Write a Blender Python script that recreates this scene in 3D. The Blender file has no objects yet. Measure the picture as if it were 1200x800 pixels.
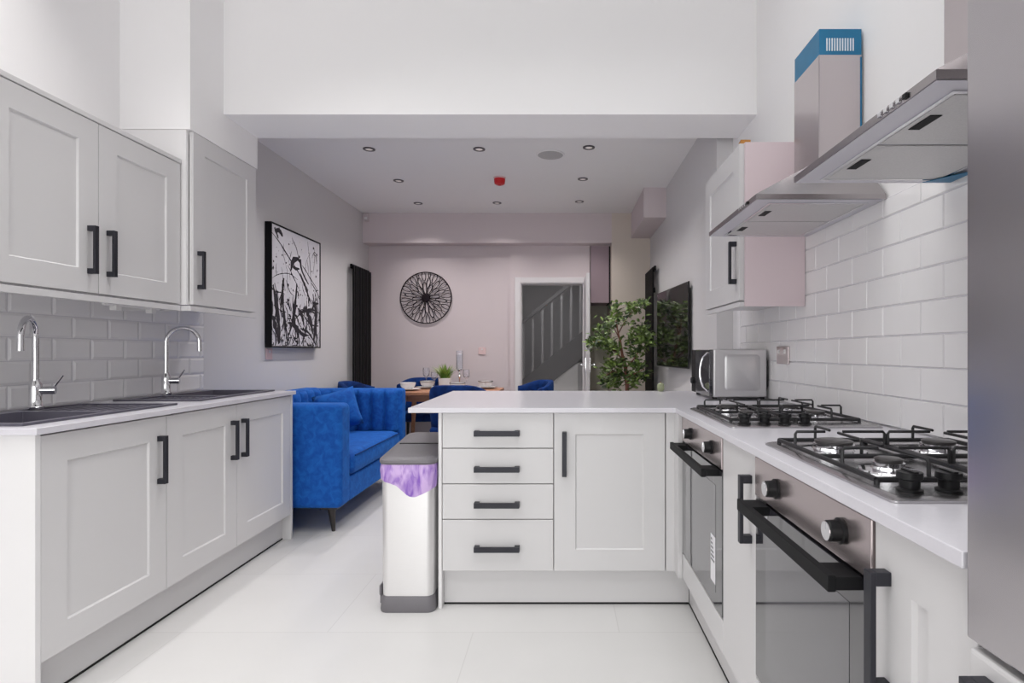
import bpy, bmesh, math, random
from mathutils import Vector, Matrix

S = bpy.context.scene
COL = S.collection
PI = math.pi
rnd = random.Random(7)

# ------------------------------------------------------------------ materials
def new_mat(name):
    m = bpy.data.materials.new(name); m.use_nodes = True
    nt = m.node_tree
    return m, nt, nt.nodes['Principled BSDF']

def pm(name, col, rough=0.5, metal=0.0, spec=0.5, noise=0.0, nscale=8.0, bump=0.0, bscale=60.0, stretch=None, sheen=0.0, coat=0.0, emit=None, estr=0.0, rvar=0.0):
    m, nt, b = new_mat(name)
    N, L = nt.nodes, nt.links
    b.inputs['Base Color'].default_value = (*col, 1)
    b.inputs['Roughness'].default_value = rough
    b.inputs['Metallic'].default_value = metal
    b.inputs['Specular IOR Level'].default_value = spec
    if sheen:
        b.inputs['Sheen Weight'].default_value = sheen
        b.inputs['Sheen Roughness'].default_value = 0.35
        b.inputs['Sheen Tint'].default_value = (min(1, col[0]*2+.15), min(1, col[1]*2+.25), 1, 1)
    if coat:
        b.inputs['Coat Weight'].default_value = coat
        b.inputs['Coat Roughness'].default_value = 0.05
    if emit:
        b.inputs['Emission Color'].default_value = (*emit, 1)
        b.inputs['Emission Strength'].default_value = estr
    tc = N.new('ShaderNodeTexCoord')
    vec = tc.outputs['Object']
    if stretch:
        mp = N.new('ShaderNodeMapping'); mp.inputs['Scale'].default_value = stretch
        L.new(vec, mp.inputs['Vector']); vec = mp.outputs['Vector']
    nz = N.new('ShaderNodeTexNoise'); nz.inputs['Scale'].default_value = nscale; nz.inputs['Detail'].default_value = 4
    L.new(vec, nz.inputs['Vector'])
    mx = N.new('ShaderNodeMix'); mx.data_type = 'RGBA'
    k = max(noise, 0.01)
    mx.inputs[6].default_value = (*[c*(1-k) for c in col], 1)
    mx.inputs[7].default_value = (*[min(1, c*(1+k)) for c in col], 1)
    L.new(nz.outputs['Fac'], mx.inputs[0]); L.new(mx.outputs[2], b.inputs['Base Color'])
    if rvar:
        mr = N.new('ShaderNodeMapRange'); mr.inputs['To Min'].default_value = rough-rvar; mr.inputs['To Max'].default_value = rough+rvar
        L.new(nz.outputs['Fac'], mr.inputs['Value']); L.new(mr.outputs['Result'], b.inputs['Roughness'])
    if bump:
        n2 = N.new('ShaderNodeTexNoise'); n2.inputs['Scale'].default_value = bscale; n2.inputs['Detail'].default_value = 3
        L.new(vec, n2.inputs['Vector'])
        bp = N.new('ShaderNodeBump'); bp.inputs['Strength'].default_value = bump; bp.inputs['Distance'].default_value = 0.004
        L.new(n2.outputs['Fac'], bp.inputs['Height']); L.new(bp.outputs['Normal'], b.inputs['Normal'])
    return m

def glass_mat(name, tint=(1, 1, 1), ior=1.45, milk=0.0):
    m = bpy.data.materials.new(name); m.use_nodes = True
    nt = m.node_tree; N, L = nt.nodes, nt.links
    N.remove(N['Principled BSDF'])
    t = N.new('ShaderNodeBsdfTransparent'); t.inputs[0].default_value = (*tint, 1)
    g = N.new('ShaderNodeBsdfGlossy'); g.inputs['Roughness'].default_value = 0.02
    fr = N.new('ShaderNodeFresnel'); fr.inputs['IOR'].default_value = ior
    mx = N.new('ShaderNodeMixShader')
    if milk:
        df = N.new('ShaderNodeBsdfTranslucent'); df.inputs[0].default_value = (.85, .85, .9, 1)
        d2 = N.new('ShaderNodeBsdfDiffuse'); d2.inputs[0].default_value = (.85, .85, .9, 1)
        m2 = N.new('ShaderNodeMixShader'); L.new(df.outputs[0], m2.inputs[1]); L.new(d2.outputs[0], m2.inputs[2])
        m3 = N.new('ShaderNodeMixShader'); m3.inputs[0].default_value = milk; L.new(t.outputs[0], m3.inputs[1]); L.new(m2.outputs[0], m3.inputs[2]); t = m3
    L.new(fr.outputs[0], mx.inputs[0]); L.new(t.outputs[0], mx.inputs[1]); L.new(g.outputs[0], mx.inputs[2])
    L.new(mx.outputs[0], N['Material Output'].inputs['Surface'])
    return m

def floor_mat():
    m, nt, b = new_mat('floor_tiles'); N, L = nt.nodes, nt.links
    tc = N.new('ShaderNodeTexCoord')
    mp = N.new('ShaderNodeMapping'); mp.inputs['Location'].default_value = (0.37, 0.12, 0); mp.inputs['Rotation'].default_value = (0, 0, 0)
    L.new(tc.outputs['Object'], mp.inputs['Vector'])
    br = N.new('ShaderNodeTexBrick'); br.offset = 0.5; br.inputs['Scale'].default_value = 1.0
    br.inputs['Brick Width'].default_value = 1.2; br.inputs['Row Height'].default_value = 0.6
    br.inputs['Mortar Size'].default_value = 0.0022; br.inputs['Mortar Smooth'].default_value = 0.2
    br.inputs['Color1'].default_value = (0.595, 0.588, 0.582, 1); br.inputs['Color2'].default_value = (0.61, 0.602, 0.597, 1)
    br.inputs['Mortar'].default_value = (0.53, 0.52, 0.515, 1)
    L.new(mp.outputs['Vector'], br.inputs['Vector'])
    nz = N.new('ShaderNodeTexNoise'); nz.inputs['Scale'].default_value = 2.2; nz.inputs['Detail'].default_value = 5
    L.new(tc.outputs['Object'], nz.inputs['Vector'])
    mx = N.new('ShaderNodeMix'); mx.data_type = 'RGBA'; mx.blend_type = 'MULTIPLY'
    cr = N.new('ShaderNodeMapRange'); cr.inputs['To Min'].default_value = 0.94; cr.inputs['To Max'].default_value = 1.05
    L.new(nz.outputs['Fac'], cr.inputs['Value'])
    mx.inputs[0].default_value = 1.0
    L.new(br.outputs['Color'], mx.inputs[6]); L.new(cr.outputs['Result'], mx.inputs[7])
    L.new(mx.outputs[2], b.inputs['Base Color'])
    b.inputs['Roughness'].default_value = 0.34
    b.inputs['Specular IOR Level'].default_value = 0.4
    return m

def wood_mat(name, c1, c2, rough=0.4, scale=(1, 14, 14)):
    m, nt, b = new_mat(name); N, L = nt.nodes, nt.links
    tc = N.new('ShaderNodeTexCoord'); mp = N.new('ShaderNodeMapping'); mp.inputs['Scale'].default_value = scale
    L.new(tc.outputs['Object'], mp.inputs['Vector'])
    nz = N.new('ShaderNodeTexNoise'); nz.inputs['Scale'].default_value = 3; nz.inputs['Detail'].default_value = 6; nz.inputs['Distortion'].default_value = 0.8
    L.new(mp.outputs['Vector'], nz.inputs['Vector'])
    cr = N.new('ShaderNodeValToRGB'); cr.color_ramp.elements[0].color = (*c1, 1); cr.color_ramp.elements[1].color = (*c2, 1)
    cr.color_ramp.elements[0].position = 0.3; cr.color_ramp.elements[1].position = 0.7
    L.new(nz.outputs['Fac'], cr.inputs[0]); L.new(cr.outputs[0], b.inputs['Base Color'])
    b.inputs['Roughness'].default_value = rough
    return m

def velvet_mat(name, c_dark, c_light, scale=22.0, sheen=0.3):
    m, nt, b = new_mat(name); N, L = nt.nodes, nt.links
    tc = N.new('ShaderNodeTexCoord')
    nz = N.new('ShaderNodeTexNoise'); nz.inputs['Scale'].default_value = scale; nz.inputs['Detail'].default_value = 7; nz.inputs['Distortion'].default_value = 0.8
    L.new(tc.outputs['Object'], nz.inputs['Vector'])
    cr = N.new('ShaderNodeValToRGB')
    cr.color_ramp.elements[0].color = (*c_dark, 1); cr.color_ramp.elements[1].color = (*c_light, 1)
    cr.color_ramp.elements[0].position = 0.36; cr.color_ramp.elements[1].position = 0.66
    L.new(nz.outputs['Fac'], cr.inputs[0]); L.new(cr.outputs[0], b.inputs['Base Color'])
    b.inputs['Roughness'].default_value = 0.75; b.inputs['Specular IOR Level'].default_value = 0.15
    b.inputs['Sheen Weight'].default_value = sheen; b.inputs['Sheen Roughness'].default_value = 0.4
    b.inputs['Sheen Tint'].default_value = (0.12, 0.4, 1, 1)
    bp = N.new('ShaderNodeBump'); bp.inputs['Strength'].default_value = 0.25; bp.inputs['Distance'].default_value = 0.01
    L.new(nz.outputs['Fac'], bp.inputs['Height']); L.new(bp.outputs['Normal'], b.inputs['Normal'])
    return m

def leaf_mat(name, c1, c2):
    m, nt, b = new_mat(name); N, L = nt.nodes, nt.links
    tc = N.new('ShaderNodeTexCoord')
    nz = N.new('ShaderNodeTexNoise'); nz.inputs['Scale'].default_value = 9
    L.new(tc.outputs['Object'], nz.inputs['Vector'])
    cr = N.new('ShaderNodeValToRGB'); cr.color_ramp.elements[0].color = (*c1, 1); cr.color_ramp.elements[1].color = (*c2, 1)
    cr.color_ramp.elements[0].position = 0.35; cr.color_ramp.elements[1].position = 0.68
    L.new(nz.outputs['Fac'], cr.inputs[0]); L.new(cr.outputs[0], b.inputs['Base Color'])
    b.inputs['Roughness'].default_value = 0.45
    return m

M = {}
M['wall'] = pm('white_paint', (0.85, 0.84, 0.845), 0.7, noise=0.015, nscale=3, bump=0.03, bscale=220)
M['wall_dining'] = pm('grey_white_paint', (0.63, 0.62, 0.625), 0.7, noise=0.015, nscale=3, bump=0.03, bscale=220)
M['wall_pink'] = pm('blush_paint', (0.60, 0.53, 0.545), 0.7, noise=0.02, nscale=2, bump=0.03, bscale=220)
M['wall_cream'] = pm('cream_paint', (0.60, 0.535, 0.475), 0.7, noise=0.02, nscale=3, bump=0.03, bscale=220)
M['ceiling'] = pm('ceiling_paint', (0.82, 0.81, 0.81), 0.8, noise=0.012, nscale=3, bump=0.02, bscale=200)
M['floor'] = floor_mat()
M['cab'] = pm('satin_grey_cabinet', (0.625, 0.615, 0.620), 0.38, noise=0.012, nscale=5)
M['cab_blush'] = pm('blush_cabinet_panel', (0.73, 0.615, 0.645), 0.38, noise=0.012, nscale=5)
M['worktop'] = pm('white_quartz', (0.63, 0.615, 0.66), 0.22, noise=0.03, nscale=120)
M['tile_bevel'] = pm('glazed_grey_tile', (0.76, 0.75, 0.76), 0.12, noise=0.03, nscale=6, spec=0.5)
M['tile_flat'] = pm('glazed_white_tile', (0.83, 0.82, 0.825), 0.16, noise=0.03, nscale=6)
M['grout'] = pm('grey_grout', (0.64, 0.625, 0.67), 0.8)
M['grout_l'] = pm('grey_grout_darker', (0.55, 0.54, 0.57), 0.8)
M['handle'] = pm('anthracite_metal', (0.022, 0.022, 0.030), 0.42, metal=0.3)
M['black'] = pm('black_plastic', (0.008, 0.008, 0.009), 0.4, spec=0.3)
M['blackmatt'] = pm('black_matt', (0.006, 0.006, 0.007), 0.6, spec=0.2)
M['radiator'] = pm('black_radiator_paint', (0.006, 0.006, 0.007), 0.45, spec=0.12)
M['cap'] = pm('burner_enamel', (0.10, 0.095, 0.095), 0.3, metal=0.6)
M['iron'] = pm('cast_iron', (0.015, 0.015, 0.017), 0.45, bump=0.15, bscale=300)
M['gap'] = pm('dark_gap', (0.01, 0.01, 0.01), 0.9)
M['steel'] = pm('brushed_steel', (0.52, 0.51, 0.52), 0.26, metal=1.0, noise=0.05, nscale=30, stretch=(1, 1, 60))
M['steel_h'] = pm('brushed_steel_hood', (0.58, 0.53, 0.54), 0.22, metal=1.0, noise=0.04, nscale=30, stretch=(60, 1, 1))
M['steel_bin'] = pm('pale_steel', (0.80, 0.79, 0.79), 0.38, metal=0.75, noise=0.03, nscale=20, stretch=(1, 1, 30))
M['steel_pink'] = pm('blush_steel', (0.56, 0.49, 0.49), 0.26, metal=0.9, noise=0.04, nscale=30, stretch=(1, 1, 40))
M['steel_fridge'] = pm('fridge_steel', (0.50, 0.48, 0.495), 0.2, metal=0.95, noise=0.04, nscale=18, stretch=(30, 30, 1))
M['steel_mw'] = pm('silver_paint', (0.60, 0.59, 0.60), 0.35, metal=0.6, noise=0.02)
M['chrome'] = pm('chrome', (0.75, 0.75, 0.77), 0.08, metal=1.0)
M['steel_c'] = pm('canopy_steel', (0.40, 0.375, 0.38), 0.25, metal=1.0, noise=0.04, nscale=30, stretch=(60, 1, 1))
M['lip'] = pm('pale_steel_lip', (0.62, 0.61, 0.66), 0.4, metal=0.4)
M['filter'] = pm('mesh_filter', (0.58, 0.57, 0.57), 0.45, metal=0.4, noise=0.12, nscale=240)
M['film'] = pm('blue_film', (0.006, 0.15, 0.30), 0.4, noise=0.15, nscale=20)
M['film_clear'] = pm('white_slot', (0.72, 0.76, 0.82), 0.5)
M['oven_glass'] = pm('oven_glass', (0.030, 0.029, 0.036), 0.05, spec=1.0, coat=0.8)
M['oven_window'] = pm('oven_window_glass', (0.075, 0.073, 0.085), 0.06, spec=1.0, coat=0.8)
M['sink'] = pm('graphite_sink', (0.085, 0.080, 0.105), 0.33, noise=0.15, nscale=200)
M['velvet'] = velvet_mat('blue_velvet', (0.007, 0.070, 0.33), (0.012, 0.115, 0.45))
M['velvet_dark'] = velvet_mat('navy_velvet', (0.003, 0.016, 0.085), (0.005, 0.035, 0.17), 14, 0.12)
M['leg_dark'] = pm('dark_leg', (0.05, 0.045, 0.045), 0.35, metal=0.6)
M['canvas'] = pm('white_canvas', (0.62, 0.61, 0.65), 0.8, noise=0.05, nscale=5)
M['paint'] = pm('black_paint', (0.012, 0.011, 0.018), 0.5, noise=0.2)
M['art_metal'] = pm('dark_bronze_metal', (0.012, 0.006, 0.010), 0.55, spec=0.2)
M['bin_lid'] = pm('grey_bin_plastic', (0.15, 0.142, 0.155), 0.42, noise=0.04, nscale=12, bump=0.05, bscale=300)
M['bag'] = None
M['cab_end'] = pm('white_end_panel', (0.74, 0.73, 0.735), 0.4, noise=0.012, nscale=5)
M['white'] = pm('white_plastic', (0.75, 0.74, 0.74), 0.4)
M['pinkish'] = pm('pale_pink_plastic', (0.68, 0.50, 0.50), 0.4)
M['red'] = pm('red_plastic', (0.55, 0.010, 0.015), 0.35)
M['speaker'] = pm('speaker_grille', (0.46, 0.45, 0.45), 0.8, noise=0.15, nscale=400)
M['lamp_rim'] = pm('satin_dark_chrome', (0.10, 0.09, 0.10), 0.3, metal=0.8)
M['lamp_glow'] = pm('lamp_lens', (0.8, 0.75, 0.72), 0.4, emit=(1.0, 0.93, 0.88), estr=0.15)
M['wood'] = wood_mat('table_wood', (0.30, 0.13, 0.065), (0.42, 0.20, 0.11))
M['bark'] = wood_mat('bark', (0.16, 0.060, 0.040), (0.27, 0.12, 0.085), 0.8, (8, 8, 2))
M['leaf'] = leaf_mat('tree_leaf', (0.010, 0.032, 0.008), (0.17, 0.26, 0.05))
M['grass'] = leaf_mat('grass_leaf', (0.07, 0.17, 0.015), (0.36, 0.48, 0.08))
M['soil'] = pm('soil', (0.05, 0.035, 0.025), 0.9, noise=0.3)
M['china'] = pm('white_china', (0.72, 0.71, 0.71), 0.15)
M['china_dark'] = pm('dark_band_glaze', (0.06, 0.055, 0.06), 0.2)
M['glass'] = glass_mat('drinking_glass', (0.99, 0.99, 1.0), 1.16, 0.16)
M['pane'] = glass_mat('window_pane')
M['wax'] = pm('white_wax', (0.78, 0.76, 0.80), 0.5)
M['screen'] = pm('tv_screen', (0.006, 0.006, 0.007), 0.06, spec=0.9, coat=0.6)
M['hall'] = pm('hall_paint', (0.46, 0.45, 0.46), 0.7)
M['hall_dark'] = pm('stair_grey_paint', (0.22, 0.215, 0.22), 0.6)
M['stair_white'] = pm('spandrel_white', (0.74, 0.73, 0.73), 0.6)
M['recess'] = pm('olive_grey_paint', (0.48, 0.47, 0.41), 0.7)
M['mauve'] = pm('mauve_cupboard', (0.33, 0.25, 0.285), 0.45)
M['door'] = pm('door_white', (0.66, 0.64, 0.65), 0.4)
M['frame_grey'] = pm('window_frame_grey', (0.12, 0.12, 0.13), 0.4)
M['orange'] = pm('orange_wood', (0.45, 0.20, 0.04), 0.6)
M['cactus'] = pm('pale_green', (0.30, 0.33, 0.20), 0.6, noise=0.25, nscale=30, bump=0.3, bscale=60)
M['sticker'] = pm('white_sticker', (0.78, 0.77, 0.80), 0.5)
M['ink'] = pm('grey_ink', (0.12, 0.12, 0.14), 0.5)
M['paper'] = pm('white_paper', (0.78, 0.77, 0.78), 0.6)

def bag_mat():
    m, nt, b = new_mat('purple_liner'); N, L = nt.nodes, nt.links
    tc = N.new('ShaderNodeTexCoord')
    mp = N.new('ShaderNodeMapping'); mp.inputs['Scale'].default_value = (1, 1, 0.35); L.new(tc.outputs['Object'], mp.inputs['Vector'])
    nz = N.new('ShaderNodeTexNoise'); nz.inputs['Scale'].default_value = 26; nz.inputs['Detail'].default_value = 4; nz.inputs['Distortion'].default_value = 1.0
    L.new(mp.outputs['Vector'], nz.inputs['Vector'])
    cr = N.new('ShaderNodeValToRGB')
    cr.color_ramp.elements[0].color = (0.25, 0.10, 0.55, 1); cr.color_ramp.elements[1].color = (0.66, 0.46, 0.82, 1)
    cr.color_ramp.elements[0].position = 0.38; cr.color_ramp.elements[1].position = 0.62
    L.new(nz.outputs['Fac'], cr.inputs[0]); L.new(cr.outputs[0], b.inputs['Base Color'])
    b.inputs['Roughness'].default_value = 0.3
    b.inputs['Alpha'].default_value = 0.85
    bp = N.new('ShaderNodeBump'); bp.inputs['Strength'].default_value = 0.5; bp.inputs['Distance'].default_value = 0.01
    L.new(nz.outputs['Fac'], bp.inputs['Height']); L.new(bp.outputs['Normal'], b.inputs['Normal'])
    return m
M['bag'] = bag_mat()

# ------------------------------------------------------------------ mesh helpers
def B(): return bmesh.new()

def quad(bm, a, b, c, d):
    vs = [bm.verts.new(p) for p in (a, b, c, d)]
    return bm.faces.new(vs)

def bx(bm, x0, x1, y0, y1, z0, z1):
    if x0 > x1: x0, x1 = x1, x0
    if y0 > y1: y0, y1 = y1, y0
    if z0 > z1: z0, z1 = z1, z0
    v = [bm.verts.new(p) for p in ((x0,y0,z0),(x1,y0,z0),(x1,y1,z0),(x0,y1,z0),(x0,y0,z1),(x1,y0,z1),(x1,y1,z1),(x0,y1,z1))]
    for f in ((3,2,1,0),(4,5,6,7),(0,1,5,4),(1,2,6,5),(2,3,7,6),(3,0,4,7)):
        bm.faces.new([v[i] for i in f])
    return v

def prism(bm, pts, z0, z1):
    """polygon pts (x,y) counter-clockwise, extruded from z0 to z1"""
    n = len(pts)
    lo = [bm.verts.new((p[0], p[1], z0)) for p in pts]; hi = [bm.verts.new((p[0], p[1], z1)) for p in pts]
    bm.faces.new(lo[::-1]); bm.faces.new(hi)
    for i in range(n):
        j = (i+1) % n
        bm.faces.new((lo[i], lo[j], hi[j], hi[i]))

def loft(bm, rings, cap=True, closed=True):
    R = [[bm.verts.new(p) for p in r] for r in rings]
    n = len(R[0])
    for a, b in zip(R, R[1:]):
        for i in range(n if closed else n-1):
            j = (i+1) % n
            bm.faces.new((a[i], a[j], b[j], b[i]))
    if cap and closed:
        bm.faces.new(R[0][::-1]); bm.faces.new(R[-1])
    return R

def circ(c, r, seg, z=None):
    return [(c[0]+r*math.cos(2*PI*i/seg), c[1]+r*math.sin(2*PI*i/seg), c[2] if z is None else z) for i in range(seg)]

def lathe(bm, prof, c=(0, 0, 0), seg=24, cap=True):
    loft(bm, [circ((c[0], c[1], 0), max(r, 1e-5), seg, c[2]+z) for r, z in prof], cap)

def tube(bm, pts, r, seg=10, cap=True):
    pts = [Vector(p) for p in pts]
    rr = r if isinstance(r, (list, tuple)) else [r]*len(pts)
    rings = []; up = None
    for i, p in enumerate(pts):
        t = (pts[min(i+1, len(pts)-1)] - pts[max(i-1, 0)])
        t.normalize()
        if up is None:
            up = Vector((0, 0, 1)) if abs(t.z) < 0.9 else Vector((1, 0, 0))
        a = t.cross(up); a.normalize(); b = a.cross(t); b.normalize(); up = b
        rings.append([p + (a*math.cos(2*PI*k/seg) + b*math.sin(2*PI*k/seg))*rr[i] for k in range(seg)])
    loft(bm, rings, cap)

def rrect(x0, x1, y0, y1, r, seg=5):
    out = []
    for cx, cy, a0 in ((x1-r, y1-r, 0), (x0+r, y1-r, 90), (x0+r, y0+r, 180), (x1-r, y0+r, 270)):
        for k in range(seg+1):
            a = math.radians(a0+90*k/seg); out.append((cx+r*math.cos(a), cy+r*math.sin(a)))
    return out

def dense(pts, step):
    out = []
    for i, p in enumerate(pts):
        q = pts[(i+1) % len(pts)]; n = max(1, int(math.hypot(q[0]-p[0], q[1]-p[1])/step))
        for k in range(n): out.append((p[0]+(q[0]-p[0])*k/n, p[1]+(q[1]-p[1])*k/n))
    return out

def xf(bm, mat):
    bmesh.ops.transform(bm, matrix=mat, verts=bm.verts[:]); return bm

def T(x, y, z): return Matrix.Translation((x, y, z))
def RZ(d): return Matrix.Rotation(math.radians(d), 4, 'Z')
def RX(d): return Matrix.Rotation(math.radians(d), 4, 'X')
def RY(d): return Matrix.Rotation(math.radians(d), 4, 'Y')

def slab_holes(bm, x0, x1, y0, y1, z0, z1, holes):
    xs = sorted({x0, x1, *[h[0] for h in holes], *[h[1] for h in holes]}); ys = sorted({y0, y1, *[h[2] for h in holes], *[h[3] for h in holes]})
    def solid(i, j):
        if i < 0 or j < 0 or i >= len(xs)-1 or j >= len(ys)-1: return False
        cx, cy = (xs[i]+xs[i+1])/2, (ys[j]+ys[j+1])/2
        return not any(h[0] < cx < h[1] and h[2] < cy < h[3] for h in holes)
    for i in range(len(xs)-1):
        for j in range(len(ys)-1):
            if not solid(i, j): continue
            a, b, c, d = xs[i], xs[i+1], ys[j], ys[j+1]
            quad(bm, (a,c,z1),(b,c,z1),(b,d,z1),(a,d,z1)); quad(bm, (a,d,z0),(b,d,z0),(b,c,z0),(a,c,z0))
            if not solid(i-1, j): quad(bm, (a,d,z0),(a,c,z0),(a,c,z1),(a,d,z1))
            if not solid(i+1, j): quad(bm, (b,c,z0),(b,d,z0),(b,d,z1),(b,c,z1))
            if not solid(i, j-1): quad(bm, (a,c,z0),(b,c,z0),(b,c,z1),(a,c,z1))
            if not solid(i, j+1): quad(bm, (b,d,z0),(a,d,z0),(a,d,z1),(b,d,z1))
    bmesh.ops.remove_doubles(bm, verts=bm.verts[:], dist=1e-6)

# ------------------------------------------------------------------ object helpers
def tag(o, label=None, cat=None, group=None, kind=None):
    if label: o['label'] = label
    if cat: o['category'] = cat
    if group: o['group'] = group
    if kind: o['kind'] = kind
    return o

def thing(name, label, cat, loc=(0, 0, 0), group=None):
    o = bpy.data.objects.new(name, None); COL.objects.link(o)
    o.empty_display_size = 0.1; o.location = loc
    return tag(o, label, cat, group)

def obj(name, bm, mat, parent=None, smooth=False, bevel=0.0, bseg=2, subsurf=0, label=None, auto=None):
    root = parent
    while root is not None and root.parent is not None: root = root.parent
    if root is not None and tuple(root.location) != (0, 0, 0):
        bmesh.ops.translate(bm, vec=-Vector(root.location), verts=bm.verts[:])
    bmesh.ops.recalc_face_normals(bm, faces=bm.faces[:])
    me = bpy.data.meshes.new(name); bm.to_mesh(me); bm.free()
    me.materials.append(M[mat] if isinstance(mat, str) else mat)
    o = bpy.data.objects.new(name, me); COL.objects.link(o)
    if parent is not None: o.parent = parent
    if smooth:
        for p in me.polygons: p.use_smooth = True
        if smooth != 'all':
            me.set_sharp_from_angle(angle=math.radians(35))
    if bevel:
        md = o.modifiers.new('bevel', 'BEVEL'); md.width = bevel; md.segments = bseg; md.limit_method = 'ANGLE'; md.angle_limit = math.radians(40)
    if subsurf:
        md = o.modifiers.new('sub', 'SUBSURF'); md.levels = subsurf; md.render_levels = subsurf
    if label: o['label'] = label
    return o

def one(name, bm, mat, label, cat, group=None, base=None, **k):
    """thing made of one mesh, its origin at its base"""
    if base is not None: bmesh.ops.translate(bm, vec=-Vector(base), verts=bm.verts[:])
    o = obj(name, bm, mat, None, **k)
    if base is not None: o.location = base
    return tag(o, label, cat, group)

def struct(name, bm, mat, parent=None, **k):
    o = obj(name, bm, mat, parent, **k)
    if parent is None: o['kind'] = 'structure'
    return o

def kids(o): return [c for c in bpy.data.objects if c.parent == o]

def dup(root, loc, rotz=None, label=None, group=None):
    c = root.copy(); COL.objects.link(c); c.location = loc
    if rotz is not None: c.rotation_euler = (0, 0, rotz)
    if label: c['label'] = label
    if group: c['group'] = group
    def rec(src, dst):
        for ch in kids(src):
            d = ch.copy(); COL.objects.link(d); d.parent = dst; rec(ch, d)
    rec(root, c)
    return c

# ------------------------------------------------------------------ main dimensions
WL, WR, WRD = -2.27, 1.09, 0.985       # left wall, right kitchen wall, right dining wall
YR, YF = -1.9, 6.47                    # rear wall, far wall
ZC = 2.72                              # dining ceiling
ZK = 3.35                              # kitchen ceiling
YB0, YB1, ZB = 3.12, 3.465, 2.487      # dropped beam

# ------------------------------------------------------------------ setting
b = B(); bx(b, WL-.1, WR+.1, YR-.1, 8.9, -.1, 0); struct('floor', b, 'floor')
b = B(); bx(b, WL-.12, WL, YR, YB1-.17, 0, ZK); struct('wall_left', b, 'wall')
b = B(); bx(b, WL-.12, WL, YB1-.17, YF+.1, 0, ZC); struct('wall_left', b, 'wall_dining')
b = B(); bx(b, WR, WR+.12, YR, 3.56, 0, ZK); struct('wall_right', b, 'wall')
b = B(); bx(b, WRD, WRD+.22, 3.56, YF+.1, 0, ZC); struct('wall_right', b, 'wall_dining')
# far wall: painted piece left of the step, piece around the doorway, band on top, nib on the right
DX0, DX1, DZ = -0.495, 0.24, 1.95
b = B(); bx(b, WL, -.617, YF, YF+.12, 0, ZC); struct('wall_back', b, 'wall_pink')
b = B()
bx(b, -.617, DX0, YF-.03, YF+.12, 0, ZC); bx(b, DX0, DX1, YF-.03, YF+.12, DZ, ZC)
bx(b, DX1, .31, YF-.03, YF+.12, 0, ZC); bx(b, .31, .548, YF-.03, YF+.12, 2.38, ZC)
struct('wall_back', b, 'wall_pink')
b = B(); bx(b, .548, WRD, 6.28, YF+.5, 0, ZC); struct('wall_back', b, 'wall_cream')
b = B(); bx(b, WL, .548, 6.28, YF-.03, 2.385, ZC); struct('trim_1', b, 'wall_pink')            # bulkhead band
b = B()
bx(b, .31, .33, YF+.12, YF+.5, 0, 2.6); bx(b, .31, .56, YF+.42, YF+.5, 0, 2.6); bx(b, .31, .56, YF+.12, YF+.5, 2.5, 2.6)
struct('trim_2', b, 'recess')                                                                    # narrow recess beside the doorway
b = B(); bx(b, WL-.1, WR+.2, YB1-.17, YF+.1, ZC, ZC+.1); struct('ceiling', b, 'ceiling')
# kitchen ceiling with a roof light opening
SX0, SX1, SY0, SY1 = -1.0, .98, -1.0, 2.75
b = B(); slab_holes(b, WL-.1, WR+.12, YR-.1, YB0+.1, ZK, ZK+.12, [(SX0, SX1, SY0, SY1)]); struct('ceiling', b, 'wall')
# beam between kitchen and dining room (goes up to the kitchen ceiling)
b = B(); bx(b, WL, WR, YB0, YB1, ZB, ZK); struct('trim_3', b, 'wall')
# boxing above the boiler cupboard
b = B(); bx(b, WL, -1.91, 2.84, YB0, 2.292, ZK); bx(b, WL, -1.91, YB0, YB1, 2.292, ZB); struct('trim_4', b, 'wall')
# duct boxing in the right corner of the dining ceiling
b = B(); bx(b, .77, WRD, 5.3, 6.28, 2.436, ZC); struct('trim_5', b, 'wall_pink')
# rear wall with a glazed opening
GX0, GX1, GZ = -2.1, .95, 2.6
b = B()
bx(b, WL-.1, GX0, YR-.12, YR, 0, ZK); bx(b, GX1, WR+.12, YR-.12, YR, 0, ZK); bx(b, GX0, GX1, YR-.12, YR, GZ, ZK)
struct('wall_rear', b, 'wall')

def glazed(name, frame_bm, pane_bm):
    w = struct(name, frame_bm, 'frame_grey')
    obj('pane', pane_bm, 'pane', w)
f = B(); t = .06
bx(f, SX0, SX0+t, SY0, SY1, ZK+.01, ZK+.14); bx(f, SX1-t, SX1, SY0, SY1, ZK+.01, ZK+.14)
for yy in (SY0, (SY0+SY1)/2-t/2, SY1-t): bx(f, SX0+t, SX1-t, yy, yy+t, ZK+.01, ZK+.14)
p = B(); bx(p, SX0+t, SX1-t, SY0+t, SY1-t, ZK+.07, ZK+.08)
glazed('window_1', f, p)
f = B()
for k in range(4):
    xx = GX0 + (GX1-GX0-t)*k/3; bx(f, xx, xx+t, YR-.09, YR-.03, 0, GZ)
bx(f, GX0, GX1, YR-.09, YR-.03, 0, t); bx(f, GX0, GX1, YR-.09, YR-.03, GZ-t, GZ)
p = B(); bx(p, GX0+t, GX1-t, YR-.065, YR-.06, t, GZ-t)
glazed('window_2', f, p)

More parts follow.
